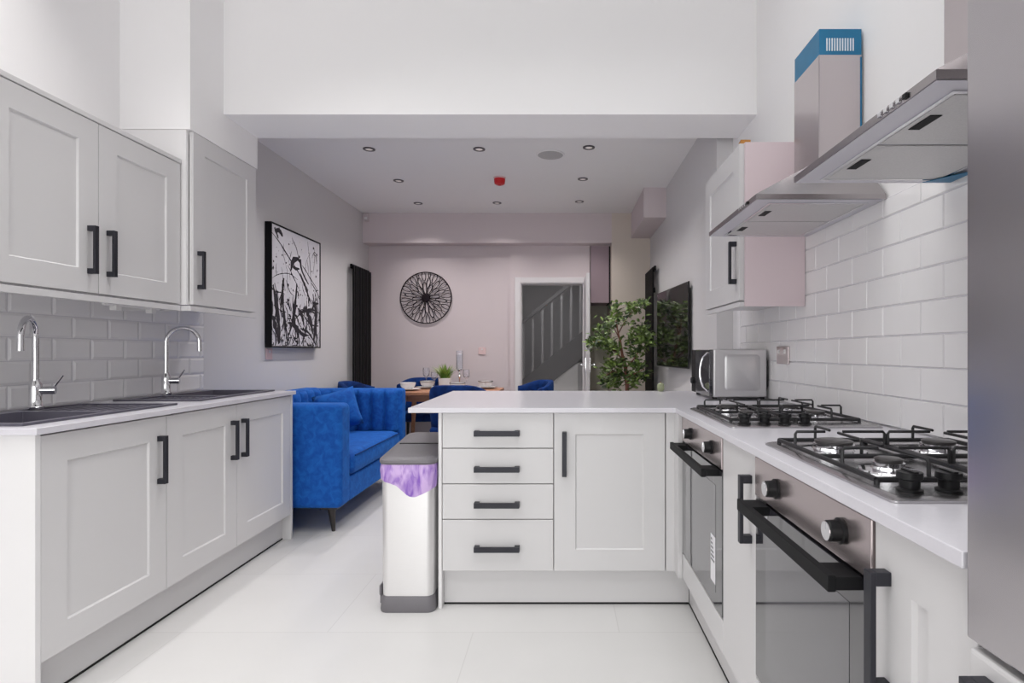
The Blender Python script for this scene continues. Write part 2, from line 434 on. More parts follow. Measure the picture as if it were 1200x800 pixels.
# door lining and architrave, open leaf
d = B(); AW = .065
bx(d, DX0-AW, DX0, YF-.045, YF-.03, 0, DZ+AW); bx(d, DX1, DX1+AW, YF-.045, YF-.03, 0, DZ+AW); bx(d, DX0, DX1, YF-.045, YF-.03, DZ, DZ+AW)
bx(d, DX0, DX0+.012, YF-.03, YF+.12, 0, DZ); bx(d, DX1-.012, DX1, YF-.03, YF+.12, 0, DZ); bx(d, DX0+.012, DX1-.012, YF-.03, YF+.12, DZ-.012, DZ)
struct('door_frame', d, 'door', bevel=.003)
d = B(); bx(d, .236, .274, 5.69, 6.415, .008, 1.962)
lf = struct('door_1', d, 'door', bevel=.002)
for s, nm in ((-1, .236), (1, .274)):
    h = B()
    bx(h, nm, nm+s*.008, 5.73, 5.77, .93, 1.09)
    tube(h, [(nm, 5.75, 1.02), (nm+s*.045, 5.75, 1.02)], .009); tube(h, [(nm+s*.045, 5.745, 1.02), (nm+s*.047, 5.86, 1.02)], .009)
    obj('lever_handle', h, 'chrome', lf, smooth=True)

# skirting boards in the dining room
b = B(); bx(b, WL, WL+.015, 3.45, YF, 0, .1); struct('baseboard_left', b, 'door')
b = B(); bx(b, WRD-.015, WRD, 3.56, 6.28, 0, .1); struct('baseboard_right', b, 'door')
b = B(); bx(b, WL+.015, -.617, YF-.015, YF, 0, .1); struct('baseboard_back', b, 'door')

# hall behind the doorway
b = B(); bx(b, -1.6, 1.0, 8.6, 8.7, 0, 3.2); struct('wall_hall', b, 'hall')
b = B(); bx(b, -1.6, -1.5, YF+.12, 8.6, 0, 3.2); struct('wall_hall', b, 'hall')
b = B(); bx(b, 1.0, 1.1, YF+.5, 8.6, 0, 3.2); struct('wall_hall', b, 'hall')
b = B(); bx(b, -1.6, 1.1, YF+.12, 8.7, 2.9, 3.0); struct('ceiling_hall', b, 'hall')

# staircase
st = thing('staircase', 'grey painted staircase with white spandrel in the dark hall through the doorway', 'staircase', (-.2, 7.9, 0))
def sx(x): return .82 + (x+.5)*.80      # top line of the string
b = B()
P4 = [(-1.1, sx(-1.1)), (.95, sx(.95)), (.95, sx(.95)-.36), (-1.1, sx(-1.1)-.36)]
loft(b, [[(x, 7.46, z) for x, z in P4], [(x, 7.50, z) for x, z in P4]])
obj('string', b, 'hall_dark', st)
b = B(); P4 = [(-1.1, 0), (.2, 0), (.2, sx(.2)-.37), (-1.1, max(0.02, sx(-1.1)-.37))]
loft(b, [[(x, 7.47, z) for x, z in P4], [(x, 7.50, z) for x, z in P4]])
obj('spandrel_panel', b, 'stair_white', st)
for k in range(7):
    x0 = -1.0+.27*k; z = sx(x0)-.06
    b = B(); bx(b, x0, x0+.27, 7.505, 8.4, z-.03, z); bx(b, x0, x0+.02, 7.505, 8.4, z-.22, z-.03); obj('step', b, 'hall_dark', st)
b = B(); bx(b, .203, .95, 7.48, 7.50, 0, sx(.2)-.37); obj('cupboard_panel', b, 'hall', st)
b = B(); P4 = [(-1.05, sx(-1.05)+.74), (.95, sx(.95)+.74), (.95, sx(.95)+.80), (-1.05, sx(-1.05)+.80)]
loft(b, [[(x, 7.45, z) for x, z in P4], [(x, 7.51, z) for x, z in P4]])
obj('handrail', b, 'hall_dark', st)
for k in range(14):
    x = -.92+.128*k
    b = B(); bx(b, x-.014, x+.014, 7.466, 7.494, sx(x)-.02, sx(x)+.75); obj('spindle', b, 'hall', st)

# ------------------------------------------------------------------ wall tiles
def tiles(name, x, sgn, y0, y1, z0, z1, inset, h, mat, gmat, yoff):
    """running-bond 200 x 100 tiles on the wall plane x, sgn = direction they stand out"""
    b = B(); g = .003
    row = 0; z = z0
    while z < z1-.005:
        zt = min(z+.1, z1)
        y = yoff + (0.1 if row % 2 else 0) - 20*.2
        while y < y1:
            a, c = max(y, y0), min(y+.2, y1)
            if c-a > .012:
                a2, c2, d2, e2 = a+g/2, c-g/2, z+g/2, zt-g/2
                i = min(inset, (c2-a2)/3, (e2-d2)/3)
                lo = [(x+sgn*.001, a2, d2), (x+sgn*.001, c2, d2), (x+sgn*.001, c2, e2), (x+sgn*.001, a2, e2)]
                mi = [(x+sgn*h*.45, yy, zz) for _, yy, zz in lo]
                hi = [(x+sgn*h, a2+i, d2+i), (x+sgn*h, c2-i, d2+i), (x+sgn*h, c2-i, e2-i), (x+sgn*h, a2+i, e2-i)]
                loft(b, [lo, mi, hi])
            y += .2
        z += .1; row += 1
    o = struct(name, b, mat)
    gb = B(); bx(gb, x, x+sgn*h*.42, y0, y1, z0, z1)
    obj('grout', gb, gmat, o)
    return o
tiles('trim_6', WL, 1, 1.30, 3.50, .914, 1.55, .011, .009, 'tile_bevel', 'grout_l', 2.46)
tiles('trim_7', WR, -1, .72, 3.40, .905, 1.668, .0025, .008, 'tile_flat', 'grout', 1.578)

# ------------------------------------------------------------------ cabinet helpers
# local frame of a front: x along the width, z up, front plane y=0, body towards +y
def FR(side, pos):
    if side == 'left':  return T(pos, 0, 0) @ RZ(90)       # faces +X, local x = Y
    if side == 'right': return T(pos, 0, 0) @ RZ(-90)      # faces -X, local x = -Y
    return T(0, pos, 0)                                     # faces -Y
def shaker(x0, x1, z0, z1, rail=.095, t=.02, dep=.007, g=.0015):
    bm = B(); x0 += g; x1 -= g; z0 += g; z1 -= g
    def r(i, y): return [(x0+i, y, z0+i), (x1-i, y, z0+i), (x1-i, y, z1-i), (x0+i, y, z1-i)]
    e = .0012
    loft(bm, [r(0, t), r(0, e), r(e, 0), r(rail, 0), r(rail+.005, dep), r(rail+.006, dep)])
    return bm
def slabfront(x0, x1, z0, z1, t=.02, g=.0015):
    bm = B(); x0 += g; x1 -= g; z0 += g; z1 -= g
    def r(i, y): return [(x0+i, y, z0+i), (x1-i, y, z0+i), (x1-i, y, z1-i), (x0+i, y, z1-i)]
    loft(bm, [r(0, t), r(0, .0015), r(.0015, 0)]); return bm
def bar_v(x, z0, z1, w=.020, d=.034, t=.010):
    bm = B(); bx(bm, x-w/2, x+w/2, -d, -d+t, z0, z1)
    for z in (z0, z1-.022): bx(bm, x-w/2, x+w/2, -d+t, 0, z, z+.022)
    return bm
def bar_h(x0, x1, z, w=.024, d=.034, t=.010):
    bm = B(); bx(bm, x0, x1, -d, -d+t, z-w/2, z+w/2)
    for x in (x0, x1-.022): bx(bm, x, x+.022, -d+t, 0, z-w/2, z+w/2)
    return bm
def carcass(x0, x1, y0, y1, z0, z1, t=.018, top=False):
    bm = B()
    bx(bm, x0, x0+t, y0, y1, z0, z1); bx(bm, x1-t, x1, y0, y1, z0, z1); bx(bm, x0+t, x1-t, y0, y1, z0, z0+t); bx(bm, x0+t, x1-t, y1-.01, y1, z0+t, z1)
    if top: bx(bm, x0+t, x1-t, y0, y1-.01, z1-t, z1)
    return bm
def cabinet(name, label, side, pos, x0, x1, z0, z1, depth, doors, group=None, mat='cab', top=False, cat='cabinet', cmat=None):
    """doors: list of (kind, x0, x1, z0, z1, handle) in the local frame; handle = ('v', x, z0, z1) or ('h', x0, x1, z)"""
    F = FR(side, pos)
    c = F @ Vector(((x0+x1)/2, depth/2, z0))
    r = thing(name, label, cat, c, group)
    obj('carcass', xf(carcass(x0, x1, .0215, depth, z0, z1, top=top), F), cmat or mat, r)
    for kind, a, bb, c0, c1, hd in doors:
        bm = shaker(a, bb, c0, c1) if kind == 'door' else slabfront(a, bb, c0, c1)
        dd = obj(kind, xf(bm, F), mat, r)
        if hd:
            hb = bar_v(*hd[1:]) if hd[0] == 'v' else bar_h(*hd[1:])
            obj('handle', xf(hb, F), 'handle', dd, bevel=.0012, label='anthracite bar handle')
    return r
def tall_panel(name, label, x0, x1, y0, y1, z0, z1, mat='cab', cat='panel'):
    bm = B(); bx(bm, x0, x1, y0, y1, z0, z1)
    return one(name, bm, mat, label, cat, base=((x0+x1)/2, (y0+y1)/2, z0), bevel=.001)

# ------------------------------------------------------------------ left run
LX = -1.675
ZD0, ZD1 = .152, .884
tall_panel('end_panel', 'pale grey end panel closing the near end of the left sink run', -2.262, -1.673, 1.757, 1.776, 0, .889, 'cab_end')
tall_panel('end_panel', 'pale grey end panel between the left sink run and the blue sofa', -2.262, -1.673, 3.411, 3.430, 0, .889)
cabinet('base_cabinet', 'single door base cabinet under the nearer black sink on the left', 'left', LX, 1.777, 2.343, .15, .889, .575,
        [('door', 1.777, 2.343, ZD0, ZD1, ('v', 2.297, .607, .805))])
cabinet('base_cabinet', 'double door base cabinet under the farther black sink, beside the blue sofa', 'left', LX, 2.344, 3.410, .15, .889, .575,
        [('door', 2.344, 2.848, ZD0, ZD1, ('v', 2.803, .607, .805)), ('door', 2.848, 3.410, ZD0, ZD1, ('v', 2.893, .607, .805))])
pl = thing('plinth', 'pale grey plinth along the floor under the left sink run', 'plinth', (-1.73, 2.6, 0))
b = B(); bx(b, -1.745, -1.728, 1.777, 3.410, .008, .149); obj('board', b, 'cab', pl)
b = B(); bx(b, -1.747, -1.725, 1.777, 3.410, 0, .0075); obj('seal_strip', b, 'gap', pl, label='black seal strip')
SK = [(-2.185, -1.745, 1.79, 2.51), (-2.185, -1.765, 2.69, 3.395)]     # the two sink cut-outs
b = B(); slab_holes(b, -2.2595, -1.655, 1.743, 3.436, .890, .912, [(a+.012, c-.012, d+.012, e-.012) for a, c, d, e in SK])
one('worktop', b, 'worktop', 'white quartz worktop on the left run holding the two black sinks', 'worktop', base=(-1.95, 2.6, .89), bevel=.0015)

def sink(label, x0, x1, y0, y1, bowl, drain):
    r = thing('sink', label, 'sink', ((x0+x1)/2, (y0+y1)/2, .9125), 'black inset sinks')
    zt = .921; b = B()
    slab_holes(b, x0, x1, y0, y1, .9125, zt, [bowl, drain])
    # bowl
    a, c, d, e = bowl; t = .02; z0 = .755
    up = [(a, d, zt-.004), (c, d, zt-.004), (c, e, zt-.004), (a, e, zt-.004)]
    lo = [(a+t, d+t, z0), (c-t, d+t, z0), (c-t, e-t, z0), (a+t, e-t, z0)]
    R = loft(b, [up, lo], cap=False); b.faces.new(R[1])
    # drainer floor with ridges
    a, c, d, e = drain; zf = .9145
    quad(b, (a, d, zf), (c, d, zf), (c, e, zf), (a, e, zf))
    n = 7
    for k in range(n):
        xx = a+.05+(c-a-.1)*k/(n-1); bx(b, xx-.006, xx+.006, d+.04, e-.04, zf, zf+.003)
    obj('basin', b, 'sink', r, bevel=.002)
    cx, cy = (bowl[0]+bowl[1])/2, (bowl[2]+bowl[3])/2
    b = B(); lathe(b, [(.001, z0+.001), (.042, z0+.001), (.045, z0+.004), (.03, z0+.006), (.001, z0+.004)], (cx, cy, 0)); obj('strainer', b, 'chrome', r, smooth=True, label='chrome strainer')
    return r
sink('black composite sink nearest the camera with its bowl at the near end', *SK[0], (-2.095, -1.775, 1.82, 2.15), (-2.155, -1.775, 2.19, 2.485))
sink('black composite sink at the far end of the left run near the painting', *SK[1], (-2.12, -1.795, 2.965, 3.365), (-2.12, -1.795, 2.72, 2.93))

def tap(label, x, y, ang, lev):
    r = thing('kitchen_tap', label, 'tap', (x, y, .9213), 'chrome swan neck taps')
    z = .9213
    b = B(); lathe(b, [(.026, 0), (.027, .008), (.023, .014), (.021, .06), (.022, .075), (.021, .10), (.014, .112), (.0135, .12)], (x, y, z)); obj('body', b, 'chrome', r, smooth=True)
    R = .078; dx, dy = math.cos(ang), math.sin(ang)
    pts = [(x, y, z+.115), (x, y, z+.2), (x, y, z+.285)]
    for k in range(1, 15):
        a = PI - (PI+.12)*k/14; pts.append((x+dx*(R+R*math.cos(a)), y+dy*(R+R*math.cos(a)), z+.285+R*math.sin(a)))
    pts.append((x+dx*(2*R+.0), y+dy*2*R, z+.235))
    b = B(); tube(b, pts, [.0112]*(len(pts)-1)+[.0122], 14); obj('spout', b, 'chrome', r, smooth=True)
    lx, ly = math.cos(lev), math.sin(lev)
    b = B(); tube(b, [(x, y, z+.075), (x+lx*.062, y+ly*.062, z+.075)], [.016, .017], 14); tube(b, [(x+lx*.055, y+ly*.055, z+.085), (x+lx*.085, y+ly*.085, z+.135)], [.005, .0035], 8)
    obj('lever', b, 'chrome', r, smooth=True)
tap('chrome swan neck tap behind the nearer sink, spout turned towards the camera', -2.14, 2.25, math.radians(-62), math.radians(28))
tap('chrome swan neck tap behind the farther sink, spout turned away', -2.148, 3.0, math.radians(48), math.radians(20))

# upper cabinets, left
UX = -1.955
uc1 = cabinet('upper_cabinet', 'double door upper cabinet on the tiled left wall above the nearer sink', 'left', UX, 1.86, 2.832, 1.394, 2.112, .31,
        [('door', 1.86, 2.335, 1.396, 2.112, ('v', 2.287, 1.474, 1.672)), ('door', 2.335, 2.832, 1.396, 2.112, ('v', 2.383, 1.474, 1.672))], top=True)
b = B(); bx(b, UX-.0, UX-.02, 1.86, 2.832, 1.362, 1.388); PELM = b
b = B(); bx(b, UX+.004, UX-.07, 1.86, 2.836, 2.1135, 2.135); CORN = b
obj('pelmet', PELM, 'cab', uc1, bevel=.001); obj('cornice', CORN, 'cab', uc1, bevel=.003)
bc1 = cabinet('boiler_cupboard', 'tall single door cupboard under the white boxing above the farther sink', 'left', -1.91, 2.842, 3.462, 1.394, 2.290, .355,
        [('door', 2.862, 3.45, 1.396, 2.2905, ('v', 2.905, 1.48, 1.678))], top=True, cat='cupboard', cmat='cab_end')
b = B(); bx(b, -1.91, -1.93, 2.842, 3.462, 1.362, 1.388); bx(b, -1.93, WL+.005, 2.842, 2.86, 1.362, 1.388); obj('pelmet', b, 'cab', bc1, bevel=.001)
b = B(); tube(b, [(-2.07, 2.50, 1.375), (-2.07, 2.835, 1.375)], .012, 10)
bx(b, -2.085, -2.055, 2.55, 2.58, 1.345, 1.3925); bx(b, -2.085, -2.055, 2.77, 2.80, 1.345, 1.3925)
one('waste_pipe', b, 'white', 'white pipe clipped under the upper cabinet above the farther tap', 'pipe', base=(-2.07, 2.67, 1.345), smooth=True)

# ------------------------------------------------------------------ peninsula and right run
PY, RX_ = 2.49, .52
WT0, WT1 = .881, .903
b = B(); prism(b, [(-.690, 2.465), (.499, 2.465), (.499, .694), (1.081, .694), (1.081, 3.55), (-.705, 3.55)], WT0, WT1)
one('worktop', b, 'worktop', 'white quartz worktop turning from the peninsula along the right wall under both hobs', 'worktop', base=(.3, 2.9, WT0), bevel=.0015)
tall_panel('end_panel', 'pale grey end panel on the peninsula right beside the bin', -.560, -.545, 2.488, 3.12, 0, WT0-.001, 'cab_end')
dz = [.168, .402, .562, .722, .8795]
zb = [.168, .401, .560, .720]; zt = [.400, .559, .719, .8795]
zh = [.274, .470, .629, .789]
x0, x1 = -.544, -.043
cabinet('drawer_cabinet', 'four drawer cabinet in the peninsula next to the bin', 'front', PY, x0, x1, .166, WT0-.001, .60,
        [('drawer', x0, x1, zb[i], zt[i], ('h', -.397, -.195, zh[i])) for i in (3, 2, 1, 0)])
cabinet('base_cabinet', 'single door base cabinet in the peninsula right of the drawers', 'front', PY, -.042, .459, .166, WT0-.001, .60,
        [('door', -.042, .459, .168, .8795, ('v', .005, .598, .795))])
tall_panel('back_panel', 'pale grey panel on the dining side of the peninsula', -.544, 1.0, 3.095, 3.112, 0, WT0-.001)
b = B(); bx(b, .462, .5205, PY+.004, PY+.024, .166, WT0-.001); bx(b, .5005, .5205, 2.418, PY+.004, .166, WT0-.001)
one('corner_post', b, 'cab', 'pale grey corner post where the peninsula meets the oven run', 'post', base=(.49, PY, .166), bevel=.001)
pl = thing('plinth', 'pale grey plinth along the floor under the peninsula drawers', 'plinth', (0, 2.54, 0))
b = B(); bx(b, -.544, .574, 2.537, 2.552, .008, .165); obj('board', b, 'cab', pl)
b = B(); bx(b, -.544, .574, 2.535, 2.552, 0, .004); obj('seal_strip', b, 'gap', pl, label='black seal strip')
pl = thing('plinth', 'pale grey plinth along the floor under the two ovens', 'plinth', (.58, 1.6, 0))
b = B(); bx(b, .576, .591, .694, 2.534, .008, .165); obj('board', b, 'cab', pl)
b = B(); bx(b, .574, .591, .694, 2.534, 0, .004); obj('seal_strip', b, 'gap', pl, label='black seal strip')

FO = (1.806, 2.414); NO = (.926, 1.496)       # far oven, near oven (Y ranges)
def oven_unit(lab, Y0, Y1):
    F = FR('right', RX_)
    r = thing('oven_housing', lab, 'cabinet', (.8, (Y0+Y1)/2, .166), 'oven housings')
    bm = carcass(-Y1, -Y0, .0215, .555, .166, WT0-.001); bx(bm, -Y1+.018, -Y0-.018, .0215, .54, .262, .278)
    obj('carcass', xf(bm, F), 'cab', r)
    obj('filler_panel', xf(slabfront(-Y1, -Y0, .168, .276), F), 'cab', r)
oven_unit('pale grey oven housing in the corner next to the peninsula', *FO)
oven_unit('pale grey oven housing under the hob nearest the fridge', *NO)
cabinet('pull_out_cabinet', 'narrow pull-out cabinet with black bar handle between the two ovens', 'right', RX_, -1.8055, -1.4965, .166, WT0-.001, .555,
        [('front', -1.8055, -1.4965, .168, .8795, ('v', -1.535, .625, .812))])
cabinet('base_cabinet', 'narrow shaker door cabinet between the near oven and the steel fridge', 'right', RX_, -.9255, -.694, .166, WT0-.001, .555,
        [('door', -.9255, -.694, .168, .8795, ('v', -.888, .605, .803))])
# re-cut that narrow door so its frame is in proportion with the photo
def oven(label, Y0, Y1, sticker):
    w = Y1-Y0; h2 = w/2-.003; cy = (Y0+Y1)/2
    F = T(RX_, cy, 0) @ RZ(-90)
    r = thing('built_in_oven', label, 'oven', (.8, cy, .279), 'built-in ovens')
    b = B(); bx(b, -h2+.025, h2-.025, .018, .50, .285, .862); obj('body', xf(b, F), 'black', r)
    b = B(); bx(b, -h2, h2, -.004, .016, .768, .872); obj('control_panel', xf(b, F), 'steel_pink', r, bevel=.002, label='brushed steel control panel')
    for kx in (-.128, .185):
        b = B(); lathe(b, [(.001, 0), (.024, 0), (.024, .006), (.020, .008), (.0195, .026), (.017, .029), (.001, .029)], seg=28); xf(b, T(kx, -.0045, .822) @ RX(90)); xf(b, F)
        k = obj('knob', b, 'black', r, smooth=True)
        b = B(); lathe(b, [(.001, 0), (.0172, 0), (.0172, .0015), (.001, .0015)], seg=24); bx(b, -.0012, .0012, .002, .016, .0014, .0022); xf(b, T(kx, -.0338, .822) @ RX(90)); xf(b, F)
        obj('knob_cap', b, 'chrome', k, smooth=True, label='silver knob cap')
    b = B(); bx(b, -h2, h2, -.002, .016, .285, .759)
    d = obj('door', xf(b, F), 'oven_glass', r, bevel=.0015)
    b = B(); bx(b, -h2+.075, h2-.075, -.0028, -.0022, .335, .70); obj('window', xf(b, F), 'oven_window', d)
    b = B()
    prof = [(-.062, .738), (-.050, .738), (-.050, .752), (-.050, .765), (-.062, .765)]
    bx(b, -h2+.03, h2-.03, -.062, -.048, .737, .766)
    for xx in (-h2+.03, h2-.03-.07): bx(b, xx, xx+.07, -.048, -.002, .740, .763)
    obj('door_handle', xf(b, F), 'blackmatt', d, bevel=.0015)
    b = B(); bx(b, -h2, h2, .006, .016, .2795, .284); obj('vent_strip', xf(b, F), 'blackmatt', r)
    if sticker == 'energy':
        b = B(); bx(b, .165, .225, -.0032, -.0029, .36, .52); s = obj('sticker', xf(b, F), 'sticker', d, label='white energy sticker')
        b = B()
        for k in range(6): bx(b, .170, .185+.006*k, -.0036, -.0033, .50-.014*k, .507-.014*k)
        obj('printed_bars', xf(b, F), 'ink', s)
    else:
        b = B(); lathe(b, [(.001, 0), (.010, 0), (.010, .0006), (.001, .0006)], seg=20); xf(b, T(-.205, -.0022, .735) @ RX(90)); xf(b, F); obj('sticker', b, 'sticker', d, label='small round white sticker')
        b = B()
        R1, R2 = .0165, .0115
        pts = [(R1*math.cos(2*PI*k/28), R1*math.sin(2*PI*k/28)) for k in range(28)]; pin = [(R2*.75*math.cos(2*PI*k/28), R2*math.sin(2*PI*k/28)) for k in range(28)]
        Ro = [b.verts.new((.055+x*.8, -.0034, .435+z)) for x, z in pts]; Ri = [b.verts.new((.055+x*.8, -.0034, .435+z)) for x, z in pin]
        for k in range(28): b.faces.new((Ro[k], Ro[(k+1) % 28], Ri[(k+1) % 28], Ri[k]))
        ex = bmesh.ops.extrude_face_region(b, geom=b.faces[:]); bmesh.ops.translate(b, vec=(0, .0005, 0), verts=[v for v in ex['geom'] if isinstance(v, bmesh.types.BMVert)])
        obj('printed_mark', xf(b, F), 'sticker', d, label='white round printed mark')
    return r
oven('black glass oven with a white sticker at the far end of the right run', *FO, 'energy')
oven('large black glass oven in the foreground beside the narrow pull-out cabinet', *NO, 'dot')

def hob(label, x0, x1, y0, y1):
    z = WT1+.0005
    r = thing('gas_hob', label, 'hob', ((x0+x1)/2, (y0+y1)/2, z), 'gas hobs')
    b = B()
    o = rrect(x0, x1, y0, y1, .012, 3); i1 = rrect(x0+.012, x1-.012, y0+.012, y1-.012, .01, 3); i2 = rrect(x0+.022, x1-.022, y0+.022, y1-.022, .01, 3)
    loft(b, [[(x, y, z) for x, y in o], [(x, y, z+.004) for x, y in o], [(x, y, z+.009) for x, y in i1], [(x, y, z+.0065) for x, y in i2]])
    obj('plate', b, 'steel', r, smooth=True)
    zp = z+.0067
    yk = y0+.055
    for k in range(4):
        xk = x0+.062+.068*k
        b = B(); lathe(b, [(.001, 0), (.021, 0), (.021, .004), (.016, .006), (.0165, .02), (.021, .023), (.0205, .034), (.001, .034)], (xk, yk, zp), 24)
        bx(b, xk-.004, xk+.004, yk-.019, yk+.019, zp+.034, zp+.037)
        obj('knob', b, 'black', r, smooth=True)
    ya, yb = y0+.225, y0+.455
    xa, xb = x0+.125, x1-.125
    burners = [(xa, yb, .047), (xa, ya, .030), (xb, yb, .040), (xb, ya, .038)]
    for bx_, by_, br in burners:
        b = B(); lathe(b, [(br+.028, 0), (br+.026, .003), (br+.004, .005), (br, .009), (br, .017), (br-.004, .019), (.001, .019)], (bx_, by_, zp), 30)
        q = obj('burner', b, 'chrome', r, smooth=True)
        b = B(); lathe(b, [(.001, .0192), (br-.004, .0192), (br-.003, .024), (br-.008, .0265), (.001, .0272)], (bx_, by_, zp), 30)
        obj('burner_cap', b, 'cap', q, smooth=True, label='dark grey burner cap')
    # two pan supports
    w = .0036
    for gx0, gx1, bs in ((x0+.03, (x0+x1)/2-.004, burners[:2]), ((x0+x1)/2+.004, x1-.03, burners[2:])):
        b = B(); gy0, gy1 = y0+.10, y1-.03; zr = zp+.0095
        def rod(p, q): tube(b, [p, q], .0056, 8)
        for s in (0, 1):
            xx = (gx0, gx1)[s]; rod((xx, gy0, zr), (xx, gy1, zr))
            yy = (gy0, gy1)[s]; rod((gx0, yy, zr), (gx1, yy, zr))
        ym = (gy0+gy1)/2; rod((gx0, ym, zr), (gx1, ym, zr))
        for xx in (gx0, gx1):
            for yy in (gy0, gy1): rod((xx, yy, zp), (xx, yy, zr))
        zt_ = zp+.046
        for cx, cy, br in bs:
            for dx, dy in ((1, 0), (-1, 0), (0, 1), (0, -1)):
                if dx: ex, ey = (gx1 if dx > 0 else gx0), cy
                else:
                    ex = cx; ey = (gy1 if cy > ym else ym) if dy > 0 else (ym if cy > ym else gy0)
                ix, iy = cx+dx*.022, cy+dy*.022
                if abs(ex-ix)+abs(ey-iy) < .02: continue
                tube(b, [(ex, ey, zr), (ex, ey, zt_-.006), (ex-dx*.004, ey-dy*.004, zt_), (ix, iy, zt_)], w, 6)
        obj('pan_support', b, 'iron', r, smooth=True, label='black cast iron pan support')
    return r
hob('steel four burner gas hob at the far corner in front of the microwave', .548, 1.05, 1.812, 2.41)
hob('steel four burner gas hob nearest the camera beside the fridge', .542, 1.05, .912, 1.498)

def hood(label, xf_, y0, y1, zb_, cy, film):
    r = thing('cooker_hood', label, 'cooker hood', ((xf_+1.08)/2, (y0+y1)/2, zb_), 'steel chimney hoods')
    xw = 1.081
    zf = zb_+.017
    # canopy: open underside, thin band, sloping top up to the chimney
    cx0, c0, c1 = .9256, cy-.108, cy+.108
    b = B()
    ro = [(xf_, y0), (xw, y0), (xw, y1), (xf_, y1)]
    rc = [(cx0, c0), (xw, c0), (xw, c1), (cx0, c1)]
    ri = [(xf_+.035, y0+.03), (xw-.02, y0+.03), (xw-.02, y1-.03), (xf_+.035, y1-.03)]
    rings = [[(x, y, zb_) for x, y in ro], [(x, y, zf) for x, y in ro], [(x, y, zf+.165) for x, y in rc]]
    loft(b, rings)
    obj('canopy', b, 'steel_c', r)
    b = B(); slab_holes(b, xf_+.003, xw-.003, y0+.003, y1-.003, zb_-.0015, zb_-.0003, [])
    obj('underside', b, 'lip', r)
    xi0, xi1 = xf_+.068, xw-.05
    ym = (y0+y1)/2
    for a, c in ((y0+.05, ym-.006), (ym+.006, y1-.05)):
        b = B(); bx(b, xi0, xi1, a, c, zb_-.0052, zb_-.0018)
        fl = obj('grease_filter', b, 'filter', r, bevel=.001)
        b = B(); bx(b, xi0+.012, xi0+.036, (a+c)/2-.036, (a+c)/2+.036, zb_-.0066, zb_-.0054); obj('catch', b, 'blackmatt', fl, label='black filter catch')
    b = B(); e = .006
    slab_holes(b, xi0-e*2, xi1+e*2, y0+.05-2*e, y1-.05+2*e, zb_-.0045, zb_-.0017, [(xi0-e*.5, xi1+e*.5, y0+.05-e*.5, y1-.05+e*.5)])
    obj('filter_frame', b, 'chrome', r)
    for k in range(5):
        yy = y0+.085+.021*k
        b = B(); bx(b, xf_-.005, xf_, yy-.006, yy+.006, zb_+.004, zb_+.014); obj('button', b, 'chrome' if k else 'black', r, bevel=.001)
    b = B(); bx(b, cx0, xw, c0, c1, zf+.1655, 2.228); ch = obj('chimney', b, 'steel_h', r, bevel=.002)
    b = B(); bx(b, cx0+.002, xw, c0+.002, c1-.002, 2.2285, 2.322); co = obj('chimney_collar', b, 'film', r, label='collar still wrapped in blue film')
    b = B()
    for k in range(11): bx(b, .953+.0095*k, .9575+.0095*k, c0+.0005, c0+.0018, 2.2425, 2.288)
    obj('vent_slots', b, 'film_clear', co)
    if film:
        b = B(); bx(b, xw-.006, xw, c0-.0012, c0-.0002, zf+.19, 2.22); obj('film_edge', b, 'film', ch, label='thin strip of blue film')
    else:
        b = B(); prism(b, [(1.0, y1-.03), (1.078, y1-.14), (1.078, y1-.03)], zb_-.0085, zb_-.007); obj('film_scrap', b, 'film', r, label='scrap of blue film')
    return r
hood('steel chimney hood over the farther hob with blue film round the chimney top', .6455, 1.857, 2.457, 1.664, 2.116, True)
hood('steel chimney hood nearest the camera over the near hob', .655, .974, 1.574, 1.632, 1.241, False)

# fridge
r = thing('fridge', 'tall brushed steel fridge at the right edge of the frame', 'fridge', (.80, .38, 0))
b = B(); bx(b, .566, 1.075, .075, .686, .03, 1.92); obj('body', b, 'steel_fridge', r, bevel=.004)
b = B(); bx(b, .500, .562, .075, .688, .800, 1.92); obj('upper_door', b, 'steel_fridge', r, bevel=.003, bseg=3)
b = B(); bx(b, .502, .562, .075, .688, .06, .789); fd = obj('lower_door', b, 'cab', r, bevel=.006, bseg=3, label='pale grey lower door')
b = B(); bx(b, .470, .482, .16, .66, .744, .768); bx(b, .482, .502, .16, .185, .744, .768); bx(b, .482, .502, .635, .66, .744, .768); obj('handle', b, 'handle', fd, bevel=.001, label='anthracite bar handle')
b = B(); bx(b, .54, .566, .08, .68, .789, .800); obj('door_seal', b, 'gap', r)
for xx in (.60, 1.04):
    for yy in (.11, .65):
        b = B(); lathe(b, [(.02, 0), (.02, .03)], (xx, yy, 0), 12); obj('foot', b, 'black', r)

# right upper cabinet
cabinet('upper_cabinet', 'single door upper cabinet on the right wall beyond the far cooker hood', 'right', .79, -3.085, -2.486, 1.381, 2.088, .288,
        [('door', -3.085, -2.486, 1.383, 2.088, ('v', -2.534, 1.462, 1.655))], top=True)
uc = [o for o in bpy.data.objects if o.get('label', '').startswith('single door upper cabinet on the right')][0]
b = B(); bx(b, .812, 1.079, 2.474, 2.4855, 1.356, 2.088); obj('side_panel', b, 'cab_blush', uc, label='blush tinted side panel')
b = B(); bx(b, .79, .81, 2.486, 3.085, 1.356, 1.376); obj('pelmet', b, 'cab', uc)
b = B(); prism(b, [(.80, 2.50), (.845, 2.50), (.84, 2.53), (.805, 2.545)], 2.0895, 2.108)
one('wood_offcut', b, 'orange', 'small orange offcut lying on top of the right upper cabinet', 'offcut', base=(.82, 2.52, 2.0895))

